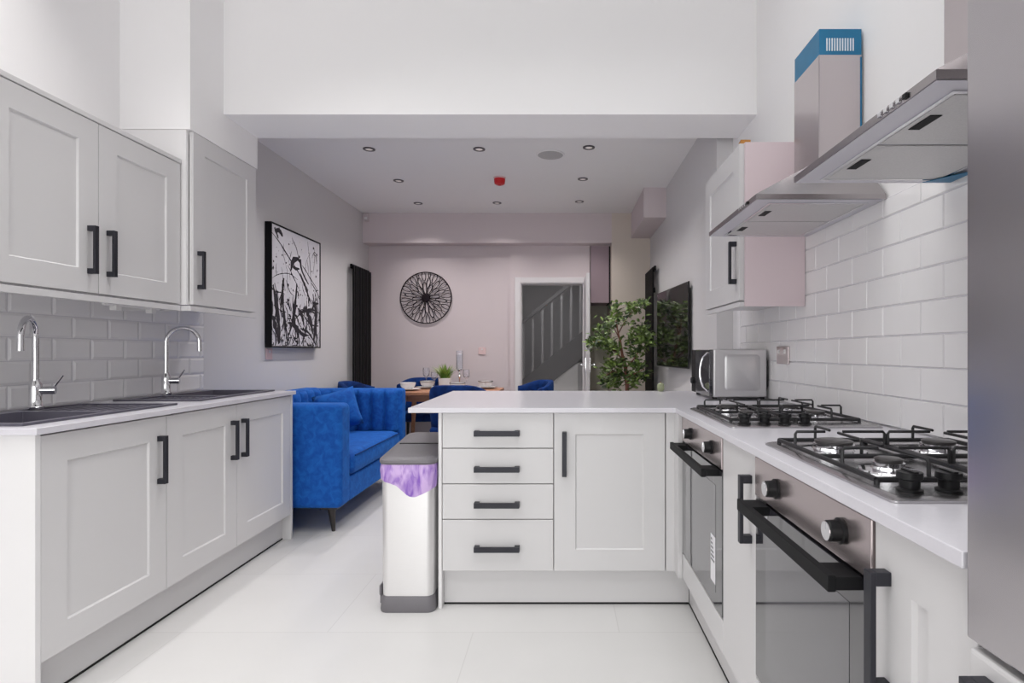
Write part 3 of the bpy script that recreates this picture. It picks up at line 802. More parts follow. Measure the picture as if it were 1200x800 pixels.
# microwave
r = thing('microwave', 'silver microwave on the worktop in the corner beyond the far hob', 'microwave', (.92, 3.09, WT1+.0005))
z0 = WT1+.012; z1 = z0+.253
mx0, mx1, my0, my1 = .785, 1.065, 2.90, 3.31
b = B(); bx(b, mx0, mx1, my0, my1, z0, z1); bd = obj('body', b, 'steel_mw', r, bevel=.008, bseg=3)
b = B(); o_ = rrect(.845, 1.03, z0+.035, z1-.03, .02, 4); i_ = rrect(.853, 1.022, z0+.043, z1-.038, .016, 4)
loft(b, [[(x, my0, z) for x, z in o_], [(x, my0-.004, z) for x, z in i_]]); obj('side_panel', b, 'steel_mw', bd, smooth=True)
b = B(); bx(b, .765, .7845, my0+.004, my1-.10, z0+.004, z1-.004); dr = obj('door', b, 'oven_glass', r, bevel=.003)
b = B(); bx(b, .765, .7845, my1-.098, my1-.004, z0+.004, z1-.004); cp = obj('control_panel', b, 'black', r, bevel=.003)
b = B(); lathe(b, [(.001, 0), (.018, 0), (.017, .014), (.001, .014)], seg=20); xf(b, T(.7648, my1-.05, z0+.07) @ RY(-90)); obj('dial', b, 'black', cp, smooth=True)
b = B(); pts = [(.7648, my0+.035, z0+.03)]
for k in range(9):
    a = PI*k/8; pts.append((.7648-.042*math.sin(a)**.5, my0+.035, z0+.03+(z1-z0-.05)*(k/8)))
tube(b, pts[1:], .006, 10); obj('door_handle', b, 'chrome', dr, smooth=True, label='curved chrome handle')
for xx in (.80, 1.05):
    for yy in (2.93, 3.28):
        b = B(); lathe(b, [(.012, 0), (.014, .0115)], (xx, yy, WT1+.0005), 12); obj('foot', b, 'black', r)
b = B(); tube(b, [(1.066, 2.93, z1-.03), (1.074, 2.92, z1-.07), (1.072, 2.915, z1-.13), (1.075, 2.92, z0+.06), (1.07, 2.93, z0+.03)], .005, 8); obj('power_cord', b, 'black', r, smooth=True)
b = B(); bx(b, 1.0655, 1.0745, 2.94, 3.26, z0+.03, z1-.03); obj('back_grille', b, 'black', r)

def faceplate(name, label, c, size, facing, mat, buttons=2, cat='socket'):
    w, h = size; bm = B(); bx(bm, -w/2, w/2, -.008, 0, -h/2, h/2)
    F = T(*c) @ RZ({'left': 90, 'right': -90, 'front': 0}[facing])
    r = thing(name, label, cat, c)
    obj('plate', xf(bm, F), mat, r, bevel=.0015)
    for k in range(buttons):
        bm = B(); xx = (k-(buttons-1)/2)*w*.5; bx(bm, xx-.008, xx+.008, -.012, -.0082, h*.1, h*.32); obj('rocker', xf(bm, F), 'white', r)
    return r
faceplate('double_socket', 'brushed pinkish steel double socket on the white tiles right of the microwave', (1.0815, 2.72, 1.136), (.146, .086), 'right', 'steel_pink')
faceplate('light_switch', 'small white thermostat switch on the blush wall beside the doorway', (-.945, 6.469, 1.163), (.085, .08), 'front', 'pinkish', 1, 'switch')
faceplate('wall_socket', 'small pale pink fused socket under the near corner of the splatter painting', (-2.269, 4.27, 1.135), (.085, .085), 'left', 'pinkish', 1, 'socket')

# small round thing on the back edge of the peninsula
b = B(); lathe(b, [(.014, 0), (.022, .01), (.024, .03), (.02, .045), (.008, .053), (.001, .054)], (.615, 3.50, WT1+.0005), 18)
r = thing('round_ornament', 'tiny pale green round ornament at the back edge of the peninsula worktop', 'ornament', (.615, 3.5, WT1+.0005))
obj('ball', b, 'cactus', r, smooth=True)
b = B(); lathe(b, [(.004, .0535), (.003, .06), (.001, .061)], (.615, 3.50, WT1+.0005), 8); obj('stalk', b, 'bark', r)

# ------------------------------------------------------------------ pedal bin
r = thing('pedal_bin', 'tall white steel pedal bin with purple liner standing beside the peninsula', 'bin', (-.69, 2.70, 0))
bx0, bx1, by0, by1 = -.812, -.572, 2.452, 2.93
def rr(i, z, rad=.035): return [(x, y, z) for x, y in rrect(bx0+i, bx1-i, by0+i, by1-i, rad, 6)]
b = B(); loft(b, [rr(-.002, .0), rr(-.004, .01), rr(0, .055), rr(.004, .070)]); obj('base', b, 'bin_lid', r, smooth=True, label='dark grey plastic base')
b = B(); loft(b, [rr(.005, .071), rr(.004, .2), rr(.002, .64), rr(.002, .652)]); obj('body', b, 'steel_bin', r, smooth=True)
b = B()
def lidring(i, z, dzr): return [(x, y, z + dzr*(y-by0)/(by1-by0)) for x, y in rrect(bx0+i, bx1-i, by0+i, by1-i, .045, 6)]
loft(b, [lidring(.002, .653, .0), lidring(-.006, .655, .0), lidring(-.010, .664, .015), lidring(-.008, .674, .045), lidring(.006, .680, .050), lidring(.03, .681, .053)])
ld = obj('lid', b, 'bin_lid', r, smooth=True, label='dark grey lid')
b = B(); bx(b, bx0+.02, bx1-.02, by0+.235, by0+.243, .7025, .711); obj('lid_hinge', b, 'black', ld)
b = B()
top = dense(rrect(bx0-.004, bx1+.004, by0-.004, by1+.004, .04, 6), .012)
rows = []
for q in range(6):
    t_ = q/5; ring = []
    for k, (x, y) in enumerate(top):
        ln = .055
        if y < by0+.06:
            u = (x-bx0)/(bx1-bx0); ln = .060+.082*math.exp(-((u-.66)/.40)**2)+.004*math.sin(u*14)
        elif x > bx1-.03: ln = .07
        f_ = .0015*math.sin(k*2.2+q*1.1)+.0008*math.sin(k*.9)
        cx, cy = (bx0+bx1)/2, (by0+by1)/2
        dx, dy = x-cx, y-cy; L_ = math.hypot(dx, dy)
        puff = .004*math.sin(t_*PI)
        s = 1+(f_+puff)/L_
        ring.append((cx+dx*s, cy+dy*s, .6545-ln*t_))
    rows.append(ring)
loft(b, rows, cap=False)
o = obj('bin_liner', b, 'bag', r, smooth='all', label='purple translucent liner hanging over the rim')
b = B(); bx(b, bx0-.014, bx0-.002, 2.50, 2.56, .02, .085); bx(b, bx0-.014, bx0-.004, 2.49, 2.57, .06, .105); obj('pedal', b, 'bin_lid', r, bevel=.003)

# ------------------------------------------------------------------ sofa
r = thing('sofa', 'blue velvet two seat sofa with channel tufted back against the left wall', 'sofa', (-1.83, 4.22, 0))
sx0, sx1, sy0, sy1 = -2.245, -1.40, 3.49, 4.95
AT = .17
def puffbox(x0, x1, y0, y1, z0, z1): bm = B(); bx(bm, x0, x1, y0, y1, z0, z1); return bm
obj('base', puffbox(sx0+.02, sx1-.012, sy0+AT, sy1-AT, .165, .33), 'velvet', r, bevel=.015, bseg=3)
obj('near_arm', puffbox(sx0, sx1, sy0, sy0+AT, .162, .822), 'velvet', r, bevel=.035, bseg=5, smooth=True)
fa = obj('far_arm', puffbox(sx0, sx1, sy1-AT+.03, sy1, .162, .832), 'velvet', r, bevel=.03, bseg=5, smooth=True)
bk = obj('backrest', puffbox(sx0, sx0+.14, sy0+AT+.002, sy1-AT+.028, .162, .845), 'velvet', r, bevel=.03, bseg=5, smooth=True)
def channels(bm, n, length, h, depth):
    """scalloped upright channels: x along, front at -y, from z=0 to h"""
    prof = []
    m = 8
    for c in range(n):
        for k in range(m if c < n-1 else m+1):
            u = k/m; prof.append(((c+u)*length/n, -depth*math.sin(PI*u)**.42))
    rows = []
    for t_, s in ((0, 1), (.85, 1), (.93, .85), (.98, .5), (1, .02)):
        rows.append([(x, y*s, h*t_) for x, y in prof])
    loft(bm, rows, cap=False, closed=False)
    # back closing face
    quad(bm, (0, .002, 0), (length, .002, 0), (length, .002, h), (0, .002, h))
b = B(); channels(b, 6, .70, .345, .052); xf(b, T(sx1-.73, sy1-AT+.03, .48)); obj('channel_tufting', b, 'velvet', fa, smooth='all')
b = B(); channels(b, 9, 1.1, .355, .045); xf(b, RZ(90)); xf(b, T(sx0+.14, sy0+AT+.01, .48)); obj('channel_tufting', b, 'velvet', bk, smooth='all')
b = B()
rows = []
for i, z in ((.03, .332), (.008, .345), (0, .385), (0, .43), (.01, .466), (.04, .482), (.10, .488), (.2, .490)):
    rows.append([(x, y, z) for x, y in rrect(sx0+.17+i, sx1+.008-i, sy0+AT+.012+i, sy1-AT-.03-i, .05, 5)])
loft(b, rows); obj('seat_cushion', b, 'velvet', r, smooth='all')
b = B(); tube(b, [(sx1+.009, sy0+AT+.05, .462), (sx1+.009, sy1-AT-.08, .462)], .005, 8); obj('piping', b, 'velvet_dark', r, smooth=True)
for lx, ly in ((sx1-.09, sy0+.08), (sx1-.09, sy1-.08), (sx0+.08, sy0+.08), (sx0+.08, sy1-.08)):
    b = B(); ox = .012 if lx > -1.8 else -.012
    loft(b, [circ((lx+ox, ly, 0), .011, 12, 0), circ((lx, ly, 0), .026, 12, .150)]); bx(b, lx-.055, lx+.055, ly-.05, ly+.05, .150, .1615); obj('leg', b, 'leg_dark', r, smooth=True, label='dark metal tapered leg')
# loose cushion
def cushion(sz, th):
    b = B(); n = 9; V = {}
    for s in (1, -1):
        for i in range(n):
            for j in range(n):
                u, v = i/(n-1)*2-1, j/(n-1)*2-1
                e = (1-abs(u)**2.6)*(1-abs(v)**2.6)
                if s < 0 and (i in (0, n-1) or j in (0, n-1)): V[s, i, j] = V[1, i, j]; continue
                pin = 1-.06*(1-abs(u))**1.0*abs(v)**4-.0
                V[s, i, j] = b.verts.new((u*sz/2*(1-.05*(1-v*v)), s*th/2*max(e, 0)**.5, v*sz/2*(1-.05*(1-u*u))))
        for i in range(n-1):
            for j in range(n-1):
                try: b.faces.new([V[s, i, j], V[s, i+1, j], V[s, i+1, j+1], V[s, i, j+1]])
                except ValueError: pass
    return b
b = cushion(.33, .12); o = one('scatter_cushion', b, 'velvet', 'blue velvet scatter cushion leaning in the far corner of the sofa', 'cushion', smooth='all')
o.location = (-1.85, 4.555, .672); o.rotation_euler = (math.radians(-16), math.radians(-15), math.radians(24))
# origin at its base
# ------------------------------------------------------------------ painting
PYA, PYB, PZ0, PZ1 = 4.235, 5.20, 1.19, 2.18
PXF = WL+.045
PYA = 2.225*650/343; PYB = 2.225*650/285
PZ0, PZ1 = 1.153+5*PYA/650, 1.153+153*PYA/650
r = thing('splatter_painting', 'square abstract black and white splatter painting on the left wall above the sofa', 'painting', (WL, (PYA+PYB)/2, PZ0))
b = B(); bx(b, WL+.002, PXF-.001, PYA, PYB, PZ0, PZ1)
fr = obj('canvas_edge', b, 'blackmatt', r, label='black canvas edge')
b = B(); bx(b, PXF-.001, PXF+.001, PYA+.012, PYB-.012, PZ0+.012, PZ1-.012); cv = obj('canvas', b, 'canvas', r)
b = B(); bx(b, PXF-.001, PXF+.006, PYA, PYA+.012, PZ0, PZ1); bx(b, PXF-.001, PXF+.006, PYB-.012, PYB, PZ0, PZ1); bx(b, PXF-.001, PXF+.006, PYA+.012, PYB-.012, PZ0, PZ0+.012); bx(b, PXF-.001, PXF+.006, PYA+.012, PYB-.012, PZ1-.012, PZ1)
obj('thin_frame', b, 'blackmatt', r, label='thin black frame')
pw, ph = PYB-PYA-.03, PZ1-PZ0-.03
b = B(); lay = [0]
def ribbon(pts, ws):
    lay[0] += 1; x = PXF+.0012+.00001*lay[0]
    pts = [(min(max(u, 0), 1)*pw, min(max(v, 0), 1)*ph) for u, v in pts]
    L1, L2 = [], []
    for i, (u, v) in enumerate(pts):
        a = pts[max(i-1, 0)]; c = pts[min(i+1, len(pts)-1)]
        dx, dy = c[0]-a[0], c[1]-a[1]; l = math.hypot(dx, dy) or 1
        nx, ny = -dy/l*ws[i]/2, dx/l*ws[i]/2
        q = lambda s: (x, PYA+.015+min(max(u+s*nx, 0), pw), PZ0+.015+min(max(v+s*ny, 0), ph))
        L1.append(b.verts.new(q(1))); L2.append(b.verts.new(q(-1)))
    for i in range(len(pts)-1): b.faces.new((L1[i], L1[i+1], L2[i+1], L2[i]))
def stroke(u0, v0, u1, v1, w, bend=0, n=14, rag=.35):
    pts, ws = [], []
    dx, dy = u1-u0, v1-v0
    for k in range(n+1):
        t_ = k/n; c = bend*math.sin(PI*t_)+.006*math.sin(t_*11+u0*40)
        pts.append((u0+dx*t_-dy*c, v0+dy*t_+dx*c)); ws.append(w*(.25+.75*math.sin(PI*min(.97, max(.03, t_)))**.6)*(1+rag*rnd.uniform(-1, 1)))
    ribbon(pts, ws)
def blot(u, v, r_):
    lay[0] += 1; x = PXF+.0012+.00001*lay[0]
    vs = [b.verts.new((x, PYA+.015+min(max(u*pw+r_*(1+.25*rnd.uniform(-1, 1))*math.cos(2*PI*k/10), 0), pw), PZ0+.015+min(max(v*ph+r_*(1+.25*rnd.uniform(-1, 1))*math.sin(2*PI*k/10), 0), ph))) for k in range(10)]
    b.faces.new(vs)
stroke(0, .93, .72, .52, .016, .03); stroke(.55, .66, .80, .40, .03, .02); stroke(.72, .98, .80, .55, .008, .03); stroke(0, .55, .5, .60, .006, .1)
stroke(.30, .70, .52, .52, .010); stroke(.80, .60, 1, .47, .016, .05); stroke(.60, .74, .95, .55, .012)
ribbon([(.36, .66), (.38, .72), (.42, .765), (.50, .785), (.56, .765), (.57, .72), (.60, .68), (.66, .63), (.74, .58)], [.012, .05, .055, .03, .036, .03, .022, .02, .012])
ribbon([(.40, .70), (.46, .69), (.54, .70)], [.02, .03, .01])
for q in ((.02, .50, .14, .05, .05, .05), (.10, .46, .02, .16, .035, .1), (.20, .56, .30, .02, .03, -.06), (.22, .58, .16, .30, .034, .0), (.48, .56, .33, .10, .036, .06), (.40, .44, .46, .12, .022, -.05), (.66, .36, .84, .12, .055, .08),
          (.84, .50, .92, .05, .03, .07), (.45, .24, .98, .33, .024, .1), (.42, .22, .74, .10, .032, -.12), (.50, .34, .64, .18, .04, .12), (.92, .40, .86, .06, .05, .05), (.02, .24, .14, .02, .055, 0), (.30, .20, .54, .03, .034, .2),
          (.55, .16, .90, .02, .024, .1), (.60, .30, .98, .20, .02, -.1), (.70, .25, .58, .02, .026, .1), (.78, .30, .98, .42, .03, .15), (.06, .95, .20, .93, .04, .2), (.05, .98, .12, .90, .03, 0), (.86, .88, .93, .80, .012, .3), (.82, .84, .95, .86, .009, .4)): stroke(*q)
for k in range(120):
    u = rnd.random(); v = rnd.random()**1.5*.55; l = rnd.uniform(.04, .18); a = rnd.uniform(-PI, PI) if k % 2 else rnd.uniform(-2.0, -1.1)
    stroke(u, v, u+l*math.cos(a), v+l*math.sin(a), rnd.uniform(.004, .020), rnd.uniform(-.3, .3), 8, .6)
for k in range(34):
    u = rnd.random(); v = rnd.random(); l = rnd.uniform(.06, .34); a = rnd.uniform(-2.2, -.6)
    stroke(u, v, u+l*math.cos(a), v+l*math.sin(a), rnd.uniform(.003, .007), rnd.uniform(-.15, .15), 8)
for k in range(150): blot(rnd.random(), rnd.random()*(.95 if k % 3 else .55), rnd.choice((.003, .004, .005, .008, .012)))
obj('paint_strokes', b, 'paint', cv, label='black splashed paint strokes')

# ------------------------------------------------------------------ radiators
def radiator(label, wx, sgn, y0, y1, zb_, zt_):
    r = thing('radiator', label, 'radiator', (wx, (y0+y1)/2, zb_), 'tall black column radiators')
    n = 9
    for k in range(n):
        yy = y0+.02+(y1-y0-.04)*k/(n-1)
        b = B()
        pts = rrect(-.011, .011, -.024, .024, .009, 3)
        xc = wx+sgn*.062
        loft(b, [[(xc+yv*.35, yy+xv*1.9, z) for xv, yv in pts] for z in (zb_+.03, zt_-.02)])
        obj('column', b, 'radiator', r, smooth=True)
    for z in (zb_, zt_-.05):
        b = B(); bx(b, wx+sgn*.028, wx+sgn*.05, y0, y1, z, z+.05); obj('header', b, 'radiator', r, bevel=.006)
    for z in (zb_+.25, zt_-.25):
        b = B(); bx(b, wx+sgn*.001, wx+sgn*.028, (y0+y1)/2-.02, (y0+y1)/2+.02, z, z+.05); obj('bracket', b, 'blackmatt', r)
radiator('tall black vertical radiator on the left wall past the painting', WL, 1, 5.83, 6.36, .22, 2.08)
radiator('tall black vertical radiator on the right wall between the plant and the television', WRD, -1, 5.70, 6.20, .22, 2.04)

# ------------------------------------------------------------------ television
r = thing('television', 'black flat television on a bracket on the right wall, mirroring the plant', 'television', (.93, 4.75, 1.02))
pn, pf = Vector((.952, 4.22)), Vector((.873, 5.16))
dv = pf-pn; ang = math.degrees(math.atan2(dv.y, dv.x)); L_ = dv.length
F = T(pn.x, pn.y, 0) @ RZ(ang)           # local x along the set, local +y faces the room
b = B(); bx(b, 0, L_, -.012, .0, 1.022, 1.692); obj('housing', xf(b, F), 'black', r, bevel=.004)
b = B(); bx(b, .006, L_-.006, .0003, .0015, 1.034, 1.686); obj('screen', xf(b, F), 'screen', r)
b = B(); bx(b, .25, L_-.3, -.028, -.0125, 1.10, 1.5); obj('rear_case', xf(b, F), 'blackmatt', r)
b = B(); tube(b, [(.925, 4.74, 1.33), (.985, 4.80, 1.33)], .012, 8); bx(b, .978, .9845, 4.72, 4.88, 1.2, 1.45); obj('wall_mount', b, 'black', r)

# ------------------------------------------------------------------ wall art
r = thing('round_wall_art', 'round dark metal dahlia wall art hanging on the blush far wall', 'wall art', (-1.60, YF, 1.78))
cx, cz, R0 = -1.598, 1.78, .303
def ringtube(bm, rad, w):
    pts = [(cx+rad*math.cos(2*PI*k/64), YF-.016, cz+rad*math.sin(2*PI*k/64)) for k in range(64)]
    rings = []
    for k in range(64):
        a = 2*PI*k/64; d = Vector((math.cos(a), 0, math.sin(a)))
        rings.append([Vector(pts[k])+d*w*math.cos(q)+Vector((0, 1, 0))*w*math.sin(q) for q in (0, PI/3, 2*PI/3, PI, 4*PI/3, 5*PI/3)])
    rings.append(rings[0]); loft(bm, rings, cap=False); bmesh.ops.remove_doubles(bm, verts=bm.verts[:], dist=1e-6)
b = B(); ringtube(b, R0-.006, .0065); obj('rim', b, 'art_metal', r, smooth='all')
b = B(); lathe(b, [(.001, 0), (.042, 0), (.05, .006), (.042, .014), (.001, .018)], seg=26); xf(b, T(cx, YF-.008, cz) @ RX(90)); obj('hub', b, 'art_metal', r, smooth=True)
b = B()
def petal(a, r0, r1, w, tw=.0029):
    pts = []
    for k in range(17):
        t_ = k/16*2*PI
        rad = (r0+r1)/2-(r1-r0)/2*math.cos(t_); off = w*math.sin(t_)*(.55+.45*(rad-r0)/(r1-r0))
        pts.append((cx+rad*math.cos(a)-off*math.sin(a), YF-.016, cz+rad*math.sin(a)+off*math.cos(a)))
    tube(b, pts, tw, 5)
nP = 12
for k in range(nP):
    a = 2*PI*k/nP+.1
    petal(a, .04, .165+.02*(k % 2), .024, .0048)
    petal(a+PI/nP, .11, .232+.015*(k % 2), .026, .0046)
    petal(a, .175+.02*(k % 2), .297, .029, .0044)
    petal(a+PI/nP, .235, .298, .016, .0040)
obj('petal_lattice', b, 'art_metal', r, smooth='all')
b = B(); tube(b, [(cx, YF-.012, cz), (cx, YF, cz)], .01, 8); obj('wall_fixing', b, 'art_metal', r)

# ------------------------------------------------------------------ tree in pot
tx, ty = .60, 5.45
r = thing('potted_tree', 'leafy green potted ficus tree with red-brown trunk beyond the peninsula', 'plant', (tx, ty, 0))
b = B(); lathe(b, [(.10, 0), (.14, .02), (.17, .30), (.175, .32), (.155, .32), (.15, .27), (.001, .27)], (tx, ty, 0), 28); obj('pot', b, 'white', r, smooth=True)
b = B(); lathe(b, [(.001, .272), (.148, .272), (.12, .29), (.001, .295)], (tx, ty, 0), 20); obj('soil', b, 'soil', r)
def W(px, py, Y): return Vector(((px-660)/650*Y, Y, 1.153-(py-412)/650*Y))
b = B()
trunk = [(tx, ty, .28), (tx+.03, ty, .5), W(735, 452, ty), W(733, 430, ty), W(729, 415, ty+.02), W(727, 400, ty), W(724, 388, ty-.02), W(722, 376, ty)]
tube(b, trunk, [.028, .024, .021, .018, .014, .011, .008, .005], 8)
br = [([W(731, 423, ty), W(722, 412, ty-.05), W(708, 402, ty-.08), W(695, 400, ty-.1)], .008), ([W(733, 432, ty), W(745, 418, ty+.05), W(752, 402, ty+.08), W(757, 393, ty+.1)], .008),
      ([W(726, 397, ty), W(720, 385, ty+.1), W(714, 372, ty+.1)], .006), ([W(725, 390, ty), W(733, 375, ty-.1), W(745, 360, ty-.05)], .006), ([W(734, 440, ty), W(718, 435, ty-.12), W(710, 440, ty-.15)], .007),
      ([W(734, 442, ty), W(748, 436, ty-.1), W(755, 432, ty-.1)], .007), ([W(722, 380, ty), W(722, 366, ty), W(723, 355, ty)], .004)]
for pts, w in br: tube(b, pts, [w*(1-.6*k/(len(pts)-1)) for k in range(len(pts))], 6)
obj('trunk', b, 'bark', r, smooth='all')
b = B(); rl = random.Random(11)
def leaf(p, d, n, l, w):
    d = d.normalized(); s = d.cross(n); s.normalize(); n2 = s.cross(d)
    st_ = [(0, .04), (.25, .8), (.5, 1), (.75, .75), (1, .05)]
    Lr, Cr, Rr = [], [], []
    for t_, ww in st_:
        c = p+d*l*t_-n2*l*.25*t_*t_
        Lr.append(b.verts.new(c+s*w*ww/2+n2*w*.12*ww)); Cr.append(b.verts.new(c)); Rr.append(b.verts.new(c-s*w*ww/2+n2*w*.12*ww))
    for k in range(4):
        b.faces.new((Lr[k], Lr[k+1], Cr[k+1], Cr[k])); b.faces.new((Cr[k], Cr[k+1], Rr[k+1], Rr[k]))
clusters = [(722, 362, 5, 9, 18), (742, 362, 13, 8, 44), (724, 374, 13, 9, 50), (752, 356, 6, 4, 16), (712, 383, 8, 6, 16), (702, 384, 7, 5, 12), (700, 400, 11, 8, 44), (712, 403, 10, 8, 40), (693, 402, 4, 5, 14), (720, 410, 7, 7, 22),
            (752, 388, 12, 9, 60), (757, 400, 9, 9, 40), (742, 398, 9, 9, 36), (745, 412, 8, 7, 24), (714, 428, 9, 8, 34), (724, 440, 9, 8, 36), (718, 450, 9, 6, 36), (746, 430, 10, 8, 40), (752, 440, 7, 7, 24), (740, 446, 9, 8, 36), (728, 426, 8, 8, 26), (709, 444, 5, 5, 16)]
for px, py, sxp, syp, n in clusters:
    for k in range(int(n*2.3)):
        c = W(px+rl.gauss(0, .55)*sxp, py+rl.gauss(0, .55)*syp, ty+rl.uniform(-.22, .22))
        d = Vector((rl.uniform(-1, 1), rl.uniform(-1, 1), rl.uniform(-.3, .9))); nn = Vector((rl.uniform(-.6, .6), rl.uniform(-1, .2), rl.uniform(.2, 1)))
        leaf(c, d, nn, rl.uniform(.045, .070), rl.uniform(.022, .033))
obj('foliage', b, 'leaf', r, smooth='all')

# wall cupboard above the recess
r = thing('meter_cupboard', 'mauve cupboard high in the narrow recess right of the doorway', 'cupboard', (.42, 6.55, 1.72))
b = B(); bx(b, .333, .525, 6.46, 6.86, 1.72, 2.376); obj('carcass', b, 'mauve', r)
b = B(); bx(b, .318, .53, 6.43, 6.455, 1.72, 2.378); obj('door', b, 'mauve', r, bevel=.002)
b = B(); bx(b, .531, .546, 6.44, 6.86, 1.72, 2.378); obj('shadow_gap', b, 'gap', r, label='black gap strip')

# ------------------------------------------------------------------ dining table, chairs and settings
TZ = .765
r = thing('dining_table', 'warm brown wooden dining table in front of the blush far wall', 'table', (-1.15, 5.7, 0))
b = B(); prism(b, rrect(-1.67, -.64, 5.30, 6.05, .06, 5), TZ-.03, TZ); obj('tabletop', b, 'wood', r, bevel=.003)
for lx, ly, sx_, sy_ in ((-1.56, 5.43, -1, -1), (-.73, 5.43, 1, -1), (-1.56, 5.83, -1, 1), (-.73, 5.83, 1, 1)):
    b = B(); loft(b, [circ((lx+sx_*.05, ly+sy_*.05, 0), .014, 12, 0), circ((lx, ly, 0), .028, 12, TZ-.0305)]); obj('leg', b, 'wood', r, smooth=True)
b = B(); bx(b, -1.53, -.76, 5.42, 5.44, TZ-.10, TZ-.031); bx(b, -1.53, -.76, 5.82, 5.84, TZ-.10, TZ-.031); bx(b, -1.57, -1.55, 5.46, 5.80, TZ-.10, TZ-.031); bx(b, -.74, -.72, 5.46, 5.80, TZ-.10, TZ-.031); obj('apron', b, 'wood', r)

def chair():
    r = thing('dining_chair', 'x', 'chair', (0, 0, 0), 'blue velvet dining chairs')
    b = B()
    loft(b, [[(x, y, z) for x, y in rrect(-.24+i, .24-i, -.23+i, .24-i, .10, 6)] for i, z in ((.03, .40), (.005, .415), (0, .45), (.012, .475), (.06, .488))])
    obj('seat', b, 'velvet_dark', r, smooth='all')
    # curved shell back (back of the chair at -y)
    n = 20; ring_o, ring_i = [], []
    rows = []
    for z, s in ((.43, .96), (.55, 1.0), (.70, 1.03), (.80, 1.04), (.845, 1.03), (.858, 1.01)):
        ro, ri = [], []
        for k in range(n+1):
            a = PI + PI*k/n         # sweeps round the back (-y)
            top_drop = (abs(math.cos(a))**5)*.07*max(0, (z-.55)/.31)
            th = .05 if z < .85 else .025
            ro.append((s*.265*math.cos(a), s*.25*math.sin(a)+.0, z-top_drop)); ri.append((s*(.265-th)*math.cos(a), s*(.25-th)*math.sin(a), z-top_drop))
        rows.append(ro+ri[::-1])
    loft(b := B(), rows); obj('backrest', b, 'velvet_dark', r, smooth='all')
    for x, y in ((-.19, -.17), (.19, -.17), (-.19, .18), (.19, .18)):
        b = B(); loft(b, [circ((x*1.12, y*1.15, 0), .010, 10, 0), circ((x, y, 0), .017, 10, .41)]); obj('leg', b, 'black', r, smooth=True, label='black metal leg')
    return r
ch = chair()
# local +y is the seat front
ch.location = (-.955, 5.12, 0); ch.rotation_euler = (0, 0, math.radians(-3)); ch['label'] = 'blue velvet dining chair on the near side of the table, its back to the peninsula'
dup(ch, (-1.58, 6.17, 0), math.radians(180), 'navy velvet dining chair on the far side of the table against the blush wall')
dup(ch, (-.36, 5.72, 0), math.radians(118), 'blue velvet dining chair at the right end of the table beside the doorway')
dup(ch, (-1.975, 5.55, 0), math.radians(-90), 'navy velvet dining chair at the left end of the table, just beyond the sofa')

def place(label, px, Y, big):
    x = (px-660)/650*Y
    p = thing('dinner_plate', f'{label[0]}', 'plate', (x, Y, TZ+.0005), 'table settings')
    b = B(); lathe(b, [(.001, .003), (.07, .003), (.085, .006), (.125, .016), (.128, .018), (.084, .009), (.001, .006)][::1], (x, Y, TZ), 32); bmesh.ops.translate(b, vec=(0, 0, .0), verts=b.verts[:])
    obj('dish', b, 'china', p, smooth=True)
    if big: b = B(); lathe(b, [(.1255, .0172), (.1285, .0185), (.1285, .0195), (.1255, .0195)], (x, Y, TZ), 32, cap=False); obj('rim_band', b, 'china_dark', p, smooth=True, label='dark rim band')
    q = thing('soup_bowl', f'{label[1]}', 'bowl', (x, Y, TZ+.0125), 'table settings')
    b = B(); z = TZ+.0125; lathe(b, [(.04, 0), (.045, .004), (.068, .03), (.078, .062), (.079, .066), (.074, .066), (.062, .03), (.035, .012), (.001, .01)], (x, Y, z), 32); obj('dish', b, 'china', q, smooth=True)
    if big: b = B(); lathe(b, [(.0795, .060), (.081, .068), (.076, .068), (.0745, .064)], (x, Y, z), 32, cap=False); obj('rim_band', b, 'china_dark', q, smooth=True, label='dark rim band')
place(('white dinner plate at the left end of the dining table', 'white soup bowl on the leftmost plate of the dining table'), 478, 5.56, False)
place(('dinner plate at the back of the table just left of the grass pot', 'soup bowl on the plate just left of the grass pot'), 501, 5.86, True)
place(('dinner plate on the near side of the table just right of the grass pot', 'soup bowl on the plate just right of the grass pot'), 536, 5.53, True)
place(('dark rimmed dinner plate at the right end of the dining table', 'dark rimmed soup bowl on the rightmost plate of the dining table'), 569, 5.86, True)
# potted grass
gx, gy = (521.5-660)/650*5.75, 5.75
r = thing('potted_grass', 'white pot of bright green grass in the middle of the dining table', 'plant', (gx, gy, TZ+.0005))
b = B(); lathe(b, [(.055, 0), (.06, .004), (.069, .112), (.066, .115), (.062, .10), (.001, .10)], (gx, gy, TZ+.0005), 28); obj('pot', b, 'white', r, smooth=True)
b = B(); rg = random.Random(5)
for k in range(110):
    a = rg.uniform(0, 2*PI); rr_ = .045*math.sqrt(rg.random()); lean = rg.uniform(.1, .95); hh = rg.uniform(.10, .19)
    base = Vector((gx+rr_*math.cos(a), gy+rr_*math.sin(a), TZ+.098)); d = Vector((math.cos(a), math.sin(a), 0)); s = Vector((-math.sin(a), math.cos(a), 0))
    Lr, Rr = [], []
    for q in range(5):
        t_ = q/4; c = base+d*lean*hh*(t_**1.6)+Vector((0, 0, hh*(t_-.28*lean*t_*t_))); w = .0075*(1-t_**1.5)+.0006
        Lr.append(b.verts.new(c+s*w)); Rr.append(b.verts.new(c-s*w))
    for q in range(4): b.faces.new((Lr[q], Lr[q+1], Rr[q+1], Rr[q]))
obj('grass_blades', b, 'grass', r, smooth='all')
